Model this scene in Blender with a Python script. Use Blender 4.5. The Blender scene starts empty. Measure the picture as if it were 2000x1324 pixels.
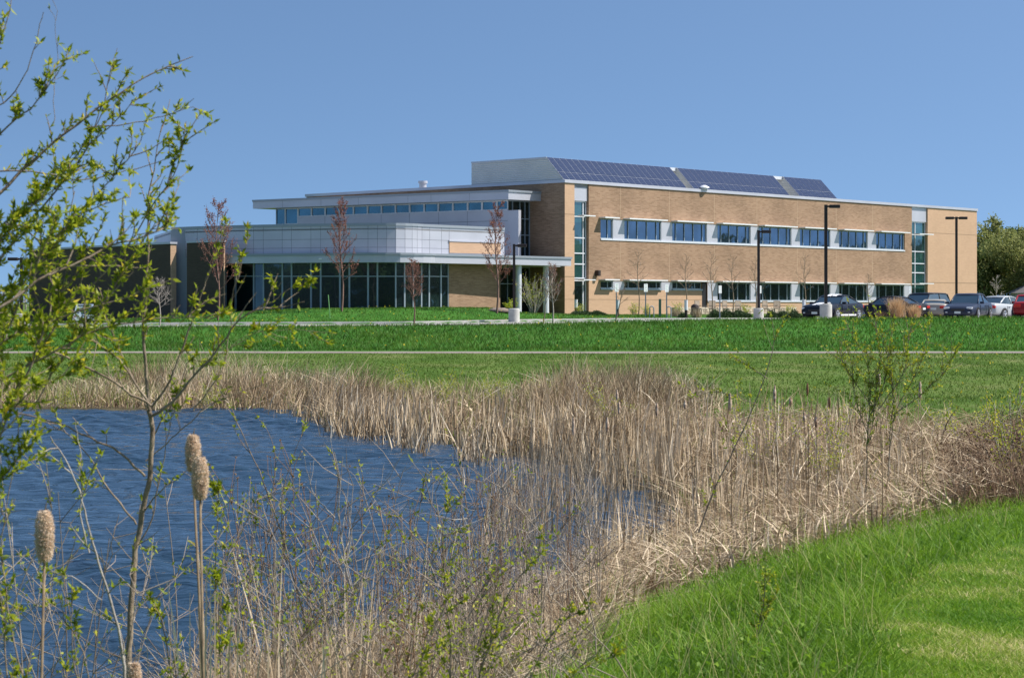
import bpy, math, random
import numpy as np
R = math.radians
random.seed(7); rng = np.random.default_rng(11)
scene = bpy.context.scene
C = scene.collection

# ------------------------------------------------------------------ camera, sky, sun
F = 3882.0; YH = 597.0          # focal length and horizon row, in pixels of the 2000 px wide photograph
cam_d = bpy.data.cameras.new('camera'); cam = bpy.data.objects.new('camera', cam_d); C.objects.link(cam)
cam.location = (0, 0, 0); cam.rotation_euler = (R(90), 0, 0)
cam_d.sensor_width = 36; cam_d.lens = F/2000*36; cam_d.shift_y = -65/2000
cam_d.clip_start = 0.1; cam_d.clip_end = 9000
cam_d.dof.use_dof = True; cam_d.dof.focus_distance = 45; cam_d.dof.aperture_fstop = 16
scene.camera = cam
SUN_EL, SUN_AZ = 52.0, 90.0     # azimuth from +Y towards +X
world = bpy.data.worlds.new('World'); scene.world = world; world.use_nodes = True
nt = world.node_tree; bg = nt.nodes['Background']
sky = nt.nodes.new('ShaderNodeTexSky'); sky.sky_type = 'NISHITA'; sky.sun_disc = False
sky.sun_elevation = R(SUN_EL); sky.sun_rotation = R(SUN_AZ); sky.air_density = 1.0; sky.dust_density = 1.2; sky.ozone_density = 1.6
tcw = nt.nodes.new('ShaderNodeTexCoord'); mpw = nt.nodes.new('ShaderNodeMapping'); mpw.vector_type = 'POINT'
mpw.inputs['Location'].default_value = (0, 0, .24); mpw.inputs['Scale'].default_value = (1, 1, 2.0)   # clear high-pressure sky: lift the pale horizon band
nt.links.new(tcw.outputs['Generated'], mpw.inputs[0]); nt.links.new(mpw.outputs[0], sky.inputs[0])
tint = nt.nodes.new('ShaderNodeMix'); tint.data_type = 'RGBA'; tint.blend_type = 'MULTIPLY'; tint.inputs[0].default_value = 1; tint.inputs[7].default_value = (.86, 1.0, 1.06, 1)
nt.links.new(sky.outputs[0], tint.inputs[6]); nt.links.new(tint.outputs[2], bg.inputs[0]); bg.inputs[1].default_value = 0.105
sl = bpy.data.lights.new('sun', 'SUN'); sl.energy = 5.0; sl.angle = R(0.5); sl.color = (1, .955, .89)
so = bpy.data.objects.new('sun', sl); C.objects.link(so); so.location = (60, 0, 80)
so.rotation_euler = (0, R(90-SUN_EL), 0)     # shines from +X down
scene.view_settings.view_transform = 'Standard'; scene.view_settings.look = 'None'
scene.view_settings.exposure = 0.62; scene.view_settings.gamma = 1.0
scene.render.engine = 'CYCLES'

# ------------------------------------------------------------------ helpers
def tag(o, label=None, cat=None, group=None, kind=None):
    if label: o['label'] = label
    if cat: o['category'] = cat
    if group: o['group'] = group
    if kind: o['kind'] = kind
    return o
def empty(name, loc, rz=0):
    o = bpy.data.objects.new(name, None); C.objects.link(o)
    o.location = loc; o.rotation_euler = (0, 0, rz); return o
def link(name, me, mat, parent=None):
    o = bpy.data.objects.new(name, me); C.objects.link(o)
    if mat is not None:
        for m in (mat if isinstance(mat, (list, tuple)) else [mat]): me.materials.append(m)
    if parent is not None: o.parent = parent
    return o
def copy_tree(o, parent=None):
    c = o.copy(); C.objects.link(c)
    if parent is not None: c.parent = parent
    for ch in o.children: copy_tree(ch, c)
    return c
def np_mesh(name, V, Q, attr=None, smooth=False, midx=None):
    """V (n,3), Q (m,4) quads; attr: per-vertex float 'rnd'"""
    me = bpy.data.meshes.new(name); V = np.asarray(V, np.float32); Q = np.asarray(Q, np.int32); k = Q.shape[1]
    me.vertices.add(len(V)); me.vertices.foreach_set('co', V.ravel())
    me.loops.add(Q.size); me.loops.foreach_set('vertex_index', Q.ravel())
    me.polygons.add(len(Q)); me.polygons.foreach_set('loop_start', np.arange(0, Q.size, k, dtype=np.int32))
    me.polygons.foreach_set('loop_total', np.full(len(Q), k, np.int32))
    if smooth: me.polygons.foreach_set('use_smooth', np.ones(len(Q), bool))
    if midx is not None: me.polygons.foreach_set('material_index', np.asarray(midx, np.int32))
    if attr is not None:
        for nm, a in attr.items():
            at = me.attributes.new(nm, 'FLOAT', 'POINT'); at.data.foreach_set('value', np.asarray(a, np.float32))
    me.update(calc_edges=True); me.validate(); return me

class MB:
    def __init__(s): s.v = []; s.f = []
    def quad(s, a, b, c, d):
        i = len(s.v); s.v += [tuple(a), tuple(b), tuple(c), tuple(d)]; s.f.append((i, i+1, i+2, i+3))
    def poly(s, pts): i = len(s.v); s.v += [tuple(p) for p in pts]; s.f.append(tuple(range(i, i+len(pts))))
    def hexa(s, p):   # p: 8 pts, bottom 4 ccw then top 4
        i = len(s.v); s.v += [tuple(q) for q in p]
        for f in ((3,2,1,0),(4,5,6,7),(0,1,5,4),(1,2,6,5),(2,3,7,6),(3,0,4,7)): s.f.append(tuple(i+j for j in f))
    def box(s, x0, x1, y0, y1, z0, z1):
        s.hexa([(x0,y0,z0),(x1,y0,z0),(x1,y1,z0),(x0,y1,z0),(x0,y0,z1),(x1,y0,z1),(x1,y1,z1),(x0,y1,z1)])
    def prism(s, pts, z0, z1):  # plan polygon extruded
        n = len(pts); i = len(s.v)
        s.v += [(p[0], p[1], z0) for p in pts] + [(p[0], p[1], z1) for p in pts]
        s.f.append(tuple(range(i+n-1, i-1, -1))); s.f.append(tuple(range(i+n, i+2*n)))
        for j in range(n): k = (j+1) % n; s.f.append((i+j, i+k, i+n+k, i+n+j))
    def cyl(s, c, r, z0, z1, n=24, r1=None):
        r1 = r if r1 is None else r1; i = len(s.v)
        for z, rr in ((z0, r), (z1, r1)):
            s.v += [(c[0]+rr*math.cos(2*math.pi*k/n), c[1]+rr*math.sin(2*math.pi*k/n), z) for k in range(n)]
        s.f.append(tuple(range(i+n-1, i-1, -1))); s.f.append(tuple(range(i+n, i+2*n)))
        for k in range(n): q = (k+1) % n; s.f.append((i+k, i+q, i+n+q, i+n+k))
    def tube(s, pts, r, n=6):
        pts = [np.array(p, float) for p in pts]; rr = r if isinstance(r, (list, tuple)) else [r]*len(pts)
        rings = []
        for j, p in enumerate(pts):
            d = pts[min(j+1, len(pts)-1)] - pts[max(j-1, 0)]; d /= (np.linalg.norm(d)+1e-9)
            a = np.cross(d, (0, 0, 1) if abs(d[2]) < .9 else (1, 0, 0)); a /= np.linalg.norm(a); b = np.cross(d, a)
            i = len(s.v)
            s.v += [tuple(p+rr[j]*(math.cos(2*math.pi*k/n)*a+math.sin(2*math.pi*k/n)*b)) for k in range(n)]
            rings.append(i)
        for j in range(len(rings)-1):
            for k in range(n):
                q = (k+1) % n; s.f.append((rings[j]+k, rings[j]+q, rings[j+1]+q, rings[j+1]+k))
        s.f.append(tuple(rings[0]+k for k in range(n-1, -1, -1))); s.f.append(tuple(rings[-1]+k for k in range(n)))
    def build(s, name, mat, parent=None, smooth=False, origin=None, bevel=0):
        o = origin if origin is not None else (parent_origin(parent) if parent is not None else (0, 0, 0))
        me = bpy.data.meshes.new(name)
        me.from_pydata([(v[0]-o[0], v[1]-o[1], v[2]-o[2]) for v in s.v], [], s.f)
        uv = me.uv_layers.new(name='UVMap')
        for p in me.polygons:
            n = p.normal; p.use_smooth = smooth
            for li in p.loop_indices:
                co = me.vertices[me.loops[li].vertex_index].co
                if abs(n.z) > .8: uv.data[li].uv = (co.x, co.y)
                else:
                    l = math.hypot(n.x, n.y); tx, ty = -n.y/l, n.x/l
                    uv.data[li].uv = (co.x*tx+co.y*ty, co.z)
        ob = link(name, me, mat, parent)
        if bevel:
            b = ob.modifiers.new('bevel', 'BEVEL'); b.width = bevel; b.segments = 2; b.limit_method = 'ANGLE'
        return ob
ORIG = {}
def parent_origin(p): 
    return ORIG.get(p.name, (0, 0, 0))
def root(name, loc, rz=0):      # meshes under this root are written in world coordinates and rebased on loc
    o = empty(name, loc, rz); ORIG[o.name] = loc; return o
def sub(o, parent):             # let an object act as parent for sub-parts (its mesh shares the root's origin)
    ORIG[o.name] = ORIG.get(parent.name, (0, 0, 0)); return o

# ---- materials
def mat(name, col, rough=.6, metal=0, spec=.5):
    m = bpy.data.materials.new(name); m.use_nodes = True; b = m.node_tree.nodes['Principled BSDF']
    b.inputs['Base Color'].default_value = (*col, 1); b.inputs['Roughness'].default_value = rough
    b.inputs['Metallic'].default_value = metal; b.inputs['Specular IOR Level'].default_value = spec; return m
def N(m, t, **kw):
    n = m.node_tree.nodes.new(t)
    for k, v in kw.items():
        if k in n.inputs: n.inputs[k].default_value = v
        else: setattr(n, k, v)
    return n
def L(m, a, b): m.node_tree.links.new(a, b)
def ramp(m, fac, stops):
    r = N(m, 'ShaderNodeValToRGB'); e = r.color_ramp.elements
    while len(e) < len(stops): e.new(.5)
    for i, (p, c) in enumerate(stops): e[i].position = p; e[i].color = (*c, 1)
    L(m, fac, r.inputs[0]); return r.outputs[0]
def noisy(name, stops, scale=8, rough=.7, bump=0, detail=6, coord='Object', metal=0, stretch=None, bscale=None):
    m = mat(name, (1, 1, 1), rough, metal); b = m.node_tree.nodes['Principled BSDF']
    tc = N(m, 'ShaderNodeTexCoord'); out = tc.outputs[coord]
    if stretch: mp = N(m, 'ShaderNodeMapping'); mp.inputs['Scale'].default_value = stretch; L(m, out, mp.inputs[0]); out = mp.outputs[0]
    n = N(m, 'ShaderNodeTexNoise', Scale=scale, Detail=detail); L(m, out, n.inputs['Vector'])
    L(m, ramp(m, n.outputs[0], stops), b.inputs['Base Color'])
    if bump:
        n2 = N(m, 'ShaderNodeTexNoise', Scale=bscale or scale*4, Detail=4); L(m, out, n2.inputs['Vector'])
        bp = N(m, 'ShaderNodeBump', Strength=bump, Distance=.02); L(m, n2.outputs[0], bp.inputs['Height']); L(m, bp.outputs[0], b.inputs['Normal'])
    return m
def leafmat(name, stops, trans=.35, rough=.6, attr='rnd'):
    m = mat(name, (1, 1, 1), rough, 0, .3); b = m.node_tree.nodes['Principled BSDF']
    a = N(m, 'ShaderNodeAttribute', attribute_name=attr); c = ramp(m, a.outputs['Fac'], stops)
    L(m, c, b.inputs['Base Color']); t = N(m, 'ShaderNodeBsdfTranslucent'); L(m, c, t.inputs[0])
    mx = N(m, 'ShaderNodeMixShader'); mx.inputs[0].default_value = trans
    L(m, b.outputs[0], mx.inputs[1]); L(m, t.outputs[0], mx.inputs[2])
    L(m, mx.outputs[0], m.node_tree.nodes['Material Output'].inputs[0]); return m
def brick(name, c1, c2, mortar, h=.10, w=.40, noise=.35):
    m = mat(name, c1, .85, 0, .2); b = m.node_tree.nodes['Principled BSDF']
    tc = N(m, 'ShaderNodeTexCoord'); bt = N(m, 'ShaderNodeTexBrick')
    L(m, tc.outputs['UV'], bt.inputs['Vector'])
    for k, v in (('Color1', (*c1, 1)), ('Color2', (*c2, 1)), ('Mortar', (*mortar, 1))): bt.inputs[k].default_value = v
    bt.inputs['Scale'].default_value = 1; bt.inputs['Mortar Size'].default_value = .009
    bt.inputs['Brick Width'].default_value = w; bt.inputs['Row Height'].default_value = h; bt.inputs['Bias'].default_value = -.15
    n = N(m, 'ShaderNodeTexNoise', Scale=.35, Detail=6); L(m, tc.outputs['UV'], n.inputs['Vector'])
    mp = N(m, 'ShaderNodeMapping'); mp.inputs['Scale'].default_value = (1.3, 9, 1); L(m, tc.outputs['UV'], mp.inputs[0])
    n2 = N(m, 'ShaderNodeTexNoise', Scale=1.6, Detail=4); L(m, mp.outputs[0], n2.inputs['Vector'])
    mul = N(m, 'ShaderNodeMath', operation='ADD'); L(m, n.outputs[0], mul.inputs[0]); L(m, n2.outputs[0], mul.inputs[1])
    rg = ramp(m, mul.outputs[0], [(.35, (1-noise,)*3), (.5, (1,)*3), (1.0, (1,)*3)])
    e = rg.node.color_ramp.elements; e[0].position = .38; e[1].position = .56
    half = N(m, 'ShaderNodeMath', operation='MULTIPLY'); half.inputs[1].default_value = .5
    L(m, mul.outputs[0], half.inputs[0]); L(m, half.outputs[0], rg.node.inputs[0])
    mx = N(m, 'ShaderNodeMix', data_type='RGBA', blend_type='MULTIPLY'); mx.inputs[0].default_value = 1
    L(m, bt.outputs[0], mx.inputs[6]); L(m, rg, mx.inputs[7]); L(m, mx.outputs[2], b.inputs['Base Color'])
    bp = N(m, 'ShaderNodeBump', Strength=.5, Distance=.01, invert=True); L(m, bt.outputs['Fac'], bp.inputs['Height']); L(m, bp.outputs[0], b.inputs['Normal'])
    return m
def glassmat(name, dark, tint, fac, rough=.02, wob=.004):
    m = mat(name, dark, .15, 0, .5); b = m.node_tree.nodes['Principled BSDF']
    g = N(m, 'ShaderNodeBsdfGlossy'); g.inputs['Color'].default_value = (*tint, 1); g.inputs['Roughness'].default_value = rough
    tc = N(m, 'ShaderNodeTexCoord'); n = N(m, 'ShaderNodeTexNoise', Scale=.9, Detail=1); L(m, tc.outputs['Object'], n.inputs['Vector'])
    bp = N(m, 'ShaderNodeBump', Strength=.25, Distance=wob*4); L(m, n.outputs[0], bp.inputs['Height']); L(m, bp.outputs[0], g.inputs['Normal'])
    mx = N(m, 'ShaderNodeMixShader'); n3 = N(m, 'ShaderNodeTexNoise', Scale=.55, Detail=2); L(m, tc.outputs['Object'], n3.inputs['Vector'])
    mr = N(m, 'ShaderNodeMapRange'); mr.inputs[1].default_value = .35; mr.inputs[2].default_value = .65; mr.inputs[3].default_value = fac*.7; mr.inputs[4].default_value = min(1, fac*1.15); L(m, n3.outputs[0], mr.inputs[0]); L(m, mr.outputs[0], mx.inputs[0])
    L(m, b.outputs[0], mx.inputs[1]); L(m, g.outputs[0], mx.inputs[2]); L(m, mx.outputs[0], m.node_tree.nodes['Material Output'].inputs[0])
    return m
M = {}
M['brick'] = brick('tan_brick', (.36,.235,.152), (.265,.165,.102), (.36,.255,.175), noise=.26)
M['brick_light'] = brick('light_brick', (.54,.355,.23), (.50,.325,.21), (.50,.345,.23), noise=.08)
M['brick_shade'] = brick('shaded_brick', (.10,.075,.058), (.085,.064,.05), (.10,.08,.062), noise=.15)  # shaded copy of the brick: shade painted into the base colour
M['metal'] = noisy('silver_panel', [(.3,(.45,.455,.505)),(.7,(.52,.525,.575))], .5, .42, metal=.3)
M['metal_dark'] = mat('grey_coping', (.30,.33,.37), .45, .3)
M['corr'] = noisy('corrugated_metal', [(.3,(.60,.60,.58)),(.7,(.68,.68,.66))], .6, .6, metal=.0)
def corr(m):
    b = m.node_tree.nodes['Principled BSDF']; tc = N(m, 'ShaderNodeTexCoord'); w = N(m, 'ShaderNodeTexWave', Scale=2.2, bands_direction='Z')
    L(m, tc.outputs['Object'], w.inputs['Vector']); bp = N(m, 'ShaderNodeBump', Strength=.8, Distance=.06); L(m, w.outputs['Fac'], bp.inputs['Height']); L(m, bp.outputs[0], b.inputs['Normal'])
corr(M['corr'])
M['joint'] = mat('joint', (.16,.17,.20), .7)
M['joint_b'] = mat('brick_joint', (.25,.17,.10), .9)
M['joint_l'] = mat('light_joint', (.50,.36,.24), .9)
M['white'] = mat('white_frame', (.62,.64,.68), .4, .1)
M['mull'] = mat('mullion', (.33,.39,.44), .4, .3)
M['shade'] = mat('white_sunshade', (.72,.73,.74), .45, .1)
M['glass_blue'] = glassmat('blue_glass', (.006,.02,.035), (.17,.27,.40), .5)
M['glass_green'] = glassmat('green_glass', (.02,.07,.065), (.2,.34,.38), .35)
M['glass_dark'] = glassmat('dark_glass', (.006,.016,.016), (.20,.30,.34), .25)
M['glass_cler'] = glassmat('clerestory_glass', (.02,.08,.11), (.2,.4,.5), .4)
M['black'] = mat('black', (.01,.01,.012), .5)
M['roof'] = mat('roof_membrane', (.35,.35,.35), .9)
M['solar_frame'] = mat('panel_frame', (.40,.42,.47), .5, .1)
M['conc'] = noisy('concrete', [(.3,(.42,.41,.38)),(.7,(.55,.54,.50))], 3, .9, .3)
M['kerb'] = noisy('kerb_concrete', [(.3,(.50,.48,.44)),(.7,(.62,.60,.56))], 1.2, .9, .2)
M['bronze'] = mat('bronze_paint', (.035,.025,.022), .5, .3)
M['yellow'] = mat('yellow_frame', (.6,.45,.05), .5)
M['bark'] = noisy('bark', [(.3,(.15,.105,.07)),(.7,(.30,.235,.165))], 20, .9, .3)
M['bark_pale'] = noisy('pale_bark', [(.3,(.22,.19,.16)),(.7,(.42,.38,.33))], 18, .9, .3)
M['bark_red'] = noisy('red_bark', [(.3,(.13,.07,.055)),(.7,(.24,.14,.11))], 18, .9)
def solarmat():
    m = mat('solar_cells', (.02,.03,.08), .35, 0, .06); b = m.node_tree.nodes['Principled BSDF']
    at = N(m, 'ShaderNodeUVMap', uv_map='cell'); bt = N(m, 'ShaderNodeTexBrick', offset=0.0, offset_frequency=1)
    L(m, at.outputs[0], bt.inputs['Vector']); bt.inputs['Scale'].default_value = 1
    bt.inputs['Color1'].default_value = (.016,.027,.065,1); bt.inputs['Color2'].default_value = (.022,.034,.08,1); bt.inputs['Mortar'].default_value = (.07,.09,.15,1)
    bt.inputs['Mortar Size'].default_value = .012; bt.inputs['Brick Width'].default_value = .16; bt.inputs['Row Height'].default_value = .16
    L(m, bt.outputs[0], b.inputs['Base Color']); return m
M['solar'] = solarmat()

# ------------------------------------------------------------------ terrain
ZW = -2.80                      # water level
def ground_px(px, py, z=ZW): D = -z*F/(py-YH); return ((px-1000)/F*D, D)
POND = [ground_px(*p) for p in [(-600,795),(-200,796),(0,797),(200,801),(400,803),(560,808),(640,838),(700,850),(850,858),(930,884),(1030,892),(1150,908),(1240,960),(1345,1000),
        (1290,1060),(1180,1110),(1050,1150),(900,1200),(780,1245),(680,1290),(600,1325),(520,1370),(380,1440),(200,1490),(-100,1520),(-500,1530)]] + [(-16, 11.6), (-40, 20), (-60, 50)]
PA = np.array(POND)
def pond_sd(x, y):              # positive outside
    x = np.asarray(x, float); y = np.asarray(y, float); sh = x.shape; p = np.stack([x.ravel(), y.ravel()], 1)
    best = np.full(len(p), 1e9); inside = np.zeros(len(p), bool); n = len(PA)
    for i in range(n):
        a, b = PA[i], PA[(i+1) % n]; ab = b-a
        t = np.clip(((p-a)@ab)/(ab@ab), 0, 1); d = np.hypot(*(p-(a+t[:, None]*ab)).T); best = np.minimum(best, d)
        c = ((a[1] > p[:, 1]) != (b[1] > p[:, 1])) & (p[:, 0] < (b[0]-a[0])*(p[:, 1]-a[1])/(b[1]-a[1]+1e-12)+a[0]); inside ^= c
    return np.where(inside, -best, best).reshape(sh)
CRX = [-1500,0,600,1000,1200,1400,1700,2000,3500]; CRZ = [-1.16,-1.11,-1.07,-.99,-.82,-.77,-.68,-.64,-.62]
KX = [-1500,0,133,400,800,1000,1200,1400,3500]; KY = [636,634.5,632,630,628.5,624.5,622,621.5,621.5]
KDX = [-1500,0,800,1400,1600,3500]; KD = [112,112,115.5,124,128,128]
BX = [-1500,57,133,340,440,560,600,870,950,985,1010,1050,1100,1200,3500]; BZ = [-1.2,-1.2,-1.1,-.75,-.52,-.30,-.24,-.17,-.18,-.30,-.45,-.55,-.6,-.65,-.62]
def kerbD(px): return np.interp(px, KDX, KD)
def kerbZ(px): return -(np.interp(px, KX, KY)-YH)/F*kerbD(px)
def ss(t): t = np.clip(t, 0, 1); return t*t*(3-2*t)
def ground(x, y):
    x = np.asarray(x, float); y = np.asarray(y, float); yy = np.maximum(y, 1.0); px = np.clip(1000+F*x/yy, -1500, 3500)
    base = np.interp(y, [-40, 0, 10, 20, 30, 45, 55, 80.3, 83.2, 85], [-1.65, -1.65, -1.70, -1.97, -2.22, -2.42, -2.42, -1.95, -1.92, -1.93])
    cr = np.interp(px, CRX, CRZ); t = ss((y-84.5)/15.5); z = np.where(y < 84.5, base, base+(cr-base)*t)
    kz = kerbZ(px)-.13; kd = kerbD(px); rz = cr-.07
    z = np.where(y > 100, cr-.07*ss((y-100)/1.0), z)
    z = np.where(y > 101, rz+(kz-rz)*np.clip((y-101)/(kd-101), 0, 1), z)
    bz = np.interp(px, BX, BZ); top = kerbZ(px)
    z2 = top-.03+(bz-top+.03)*ss((y-kd-.3)/8)
    z = np.where(y > kd+.02, z2, z)
    far = np.where(px > 1600, ss((y-210)/110)*2.2, np.where(px < 300, ss((y-180)/150)*.9, 0)) + ss((y-600)/2000)*3
    z = z+far
    sd = pond_sd(x, y); near = y < 75
    bank = ZW+.03+(base-ZW-.03)*ss(np.maximum(sd, 0)/5.0)
    zz = np.where(sd > 0, np.minimum(bank, np.maximum(base, ZW+.03)), ZW-.02-np.minimum(.5, -sd*.35))
    z = np.where(near, zz, z)
    z = z + np.where((y < 75) & (sd > 2), .04*np.sin(x*.9+1)*np.cos(y*.7)*ss((sd-2)/3), 0)
    z = z + np.where((y > 86) & (y < 99.5), .05*np.sin(x*.35)*np.cos(y*.6+x*.1), 0)
    return z
_TX = np.linspace(-200, 2350, 120); _TY = np.concatenate([np.linspace(690, 1000, 90), np.linspace(1006, 1650, 60)])
def _cast_table():
    kx, sy = np.meshgrid((_TX-1000)/F, -(_TY-YH)/F); D = np.full(kx.shape, np.nan); pg = None; pd = None
    for d in np.geomspace(5.5, 110, 260):
        g = sy*d-ground(kx*d, np.full_like(kx, d))
        if pg is not None:
            hit = (g <= 0) & np.isnan(D); D[hit] = (pd+(d-pd)*pg/(pg-g+1e-12))[hit]
        pg, pd = g, d
    return D
_CT = _cast_table()
def cast(px, py, Dmin=0):
    """where the ray through a pixel first meets the ground (from a table of depths)"""
    px = np.asarray(px, float); py = np.asarray(py, float)
    i = np.clip(np.searchsorted(_TX, px)-1, 0, len(_TX)-2); j = np.clip(np.searchsorted(_TY, py)-1, 0, len(_TY)-2)
    fx = (px-_TX[i])/(_TX[i+1]-_TX[i]); fy = (py-_TY[j])/(_TY[j+1]-_TY[j])
    D = (_CT[j, i]*(1-fx)+_CT[j, i+1]*fx)*(1-fy)+(_CT[j+1, i]*(1-fx)+_CT[j+1, i+1]*fx)*fy
    return (px-1000)/F*D, D, 0

ys = np.concatenate([np.linspace(-12, 8, 14), np.linspace(8.3, 60, 210), np.linspace(60.8, 128, 190), np.linspace(129, 200, 50), np.geomspace(206, 5000, 40)])
ts = np.linspace(-1, 1, 331); ts = np.sign(ts)*np.abs(ts)**1.35
GX = ts[None, :]*(.55*np.maximum(ys, 0)[:, None]+22); GY = np.repeat(ys[:, None], len(ts), 1)
GZ = ground(GX, GY); SD = pond_sd(GX, GY)
idx = np.arange(GX.size).reshape(GX.shape)
Q = np.stack([idx[:-1, :-1], idx[:-1, 1:], idx[1:, 1:], idx[1:, :-1]], -1).reshape(-1, 4)
gpx = 1000+F*GX/np.maximum(GY, 1)
lush = ((GY > 84) & (GY < 130)).astype(float)
# reed litter zone: near the pond and the right-hand thicket
def reed_zone(x, y):
    x = np.asarray(x, float); y = np.asarray(y, float); sd = pond_sd(x, y); px = 1000+F*x/np.maximum(y, 1)
    w = np.interp(px, [0, 500, 1100, 1400, 2000], [1.8, 3.0, 4.0, 5, 5])
    m1 = (sd < np.where(y > 35, w, 2.2+.0*w)) & (sd > -1.2)
    # thicket polygon on the ground (world)
    TH = np.array([ground_px(1120,1250,-2.35), ground_px(1300,1150,-2.2), ground_px(1480,1080,-2.1), ground_px(1700,1030,-2.05), ground_px(1850,1005,-2.02), ground_px(2400,975,-2.0),
                   ground_px(2400,850,-2.35), ground_px(2000,860,-2.35), ground_px(1800,835,-2.35), ground_px(1500,822,-2.4), ground_px(1300,812,-2.4), ground_px(1050,815,-2.5), ground_px(1000,1000,-2.8)])
    ins = np.zeros(x.shape, bool); n = len(TH)
    for i in range(n):
        a, b = TH[i], TH[(i+1) % n]
        ins ^= ((a[1] > y) != (b[1] > y)) & (x < (b[0]-a[0])*(y-a[1])/(b[1]-a[1]+1e-12)+a[0])
    return m1 | ins
dirt = reed_zone(GX, GY).astype(float)
flowers = ((gpx < 150) & (GY > 135) & (GY < 260)).astype(float)
strip = ((GY > 78.5) & (GY < 85)).astype(float)
gm = np_mesh('ground', np.stack([GX, GY, GZ], -1).reshape(-1, 3), Q, dict(lush=lush.ravel(), dirt=dirt.ravel(), flowers=flowers.ravel(), wet=(SD < .6).astype(float).ravel()*(GY < 75).ravel()), smooth=True)
def groundmat():
    m = mat('ground', (.1,.2,.03), .95, 0, .1); b = m.node_tree.nodes['Principled BSDF']; tc = N(m, 'ShaderNodeTexCoord')
    def noise(sc, st=None, det=6):
        n = N(m, 'ShaderNodeTexNoise', Scale=sc, Detail=det); src = tc.outputs['Object']
        if st: mp = N(m, 'ShaderNodeMapping'); mp.inputs['Scale'].default_value = st; L(m, src, mp.inputs[0]); src = mp.outputs[0]
        L(m, src, n.inputs['Vector']); return n.outputs[0]
    def mix(f, a, c):
        x = N(m, 'ShaderNodeMix', data_type='RGBA'); L(m, f, x.inputs[0]); L(m, a, x.inputs[6]); L(m, c, x.inputs[7]); return x.outputs[2]
    def att(n): a = N(m, 'ShaderNodeAttribute', attribute_name=n); return a.outputs['Fac']
    lawn = ramp(m, noise(.55, (1, .5, 1)), [(.30,(.045,.09,.012)),(.48,(.07,.125,.02)),(.62,(.11,.15,.04)),(.75,(.18,.19,.08))])
    fine = ramp(m, noise(9), [(.3,(.55,.55,.5)),(.7,(1.3,1.3,1.2))])
    mm = N(m, 'ShaderNodeMix', data_type='RGBA', blend_type='MULTIPLY'); mm.inputs[0].default_value = .8; L(m, lawn, mm.inputs[6]); L(m, fine, mm.inputs[7])
    lush_c = ramp(m, noise(.9), [(.3,(.028,.10,.012)),(.55,(.045,.14,.018)),(.75,(.075,.17,.03))])
    c = mix(att('lush'), mm.outputs[2], lush_c)
    straw = ramp(m, noise(3.5, (1, 1, 1)), [(.3,(.10,.075,.05)),(.5,(.20,.155,.10)),(.7,(.32,.26,.18))])
    c = mix(att('dirt'), c, straw)
    c = mix(att('wet'), c, ramp(m, noise(2), [(.3,(.05,.04,.025)),(.7,(.10,.085,.05))]))
    fl = ramp(m, noise(1.2, (1, .2, 1)), [(.50,(.08,.15,.02)),(.68,(.30,.27,.03))]); c = mix(att('flowers'), c, fl)
    L(m, c, b.inputs['Base Color'])
    bp = N(m, 'ShaderNodeBump', Strength=.7, Distance=.08); L(m, noise(14, det=8), bp.inputs['Height']); L(m, bp.outputs[0], b.inputs['Normal']); return m
M['ground'] = groundmat()
tag(link('ground', gm, M['ground']), 'grassy ground running from the pond bank to the building', 'ground', kind='structure')

# water
def watermat():
    m = mat('water', (.018,.042,.075), .06, 0, .5); b = m.node_tree.nodes['Principled BSDF']; b.inputs['IOR'].default_value = 1.33
    tc = N(m, 'ShaderNodeTexCoord'); mp = N(m, 'ShaderNodeMapping'); mp.inputs['Scale'].default_value = (.5, 1.5, 1); mp.inputs['Rotation'].default_value = (0, 0, R(12)); L(m, tc.outputs['Object'], mp.inputs[0])
    n1 = N(m, 'ShaderNodeTexNoise', Scale=3.2, Detail=4, Distortion=.6); n2 = N(m, 'ShaderNodeTexNoise', Scale=7, Detail=3); n3 = N(m, 'ShaderNodeTexNoise', Scale=.25, Detail=2)
    for n in (n1, n2): L(m, mp.outputs[0], n.inputs['Vector'])
    L(m, tc.outputs['Object'], n3.inputs['Vector'])
    a = N(m, 'ShaderNodeMath', operation='MULTIPLY_ADD'); a.inputs[1].default_value = .35; L(m, n2.outputs[0], a.inputs[0]); L(m, n1.outputs[0], a.inputs[2])
    bp = N(m, 'ShaderNodeBump', Strength=.8, Distance=.16); L(m, a.outputs[0], bp.inputs['Height']); L(m, bp.outputs[0], b.inputs['Normal'])
    return m
M['water'] = watermat()
wy = np.concatenate([np.linspace(9, 30, 330), np.linspace(30.08, 60, 340)]); wt = np.linspace(0, 1, 520); 
WX = (-4-.40*wy)[:, None]+wt[None, :]*(4+.40*wy+np.minimum(3+.13*wy, 13))[:, None]; WY = np.repeat(wy[:, None], 520, 1)
wg = np.random.default_rng(3); WZ = np.zeros_like(WX)
gust = .6+.8*(.5+.5*np.sin(WX*.21+np.sin(WY*.3)*1.5+WY*.16))
for k_ in range(22):
    lam = wg.uniform(.28, 1.3); th = wg.normal()*.45+math.pi/2; ph = wg.uniform(0, 6.283); arg = 2*math.pi/lam*(WX*math.cos(th)+WY*math.sin(th)+.12*np.sin(WX*.9+ph)*lam)+ph; WZ += lam*.0105*(np.sin(arg)+.25*np.cos(2*arg))
WZ = ZW+WZ*gust; ii = np.arange(WX.size).reshape(WX.shape); Qw_ = np.stack([ii[:-1, :-1], ii[:-1, 1:], ii[1:, 1:], ii[1:, :-1]], -1).reshape(-1, 4)
tag(link('pond_water', np_mesh('pond_water', np.stack([WX, WY, WZ], -1).reshape(-1, 3), Qw_, smooth=True), M['water']), 'blue rippled pond water', 'water', kind='structure')
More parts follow.
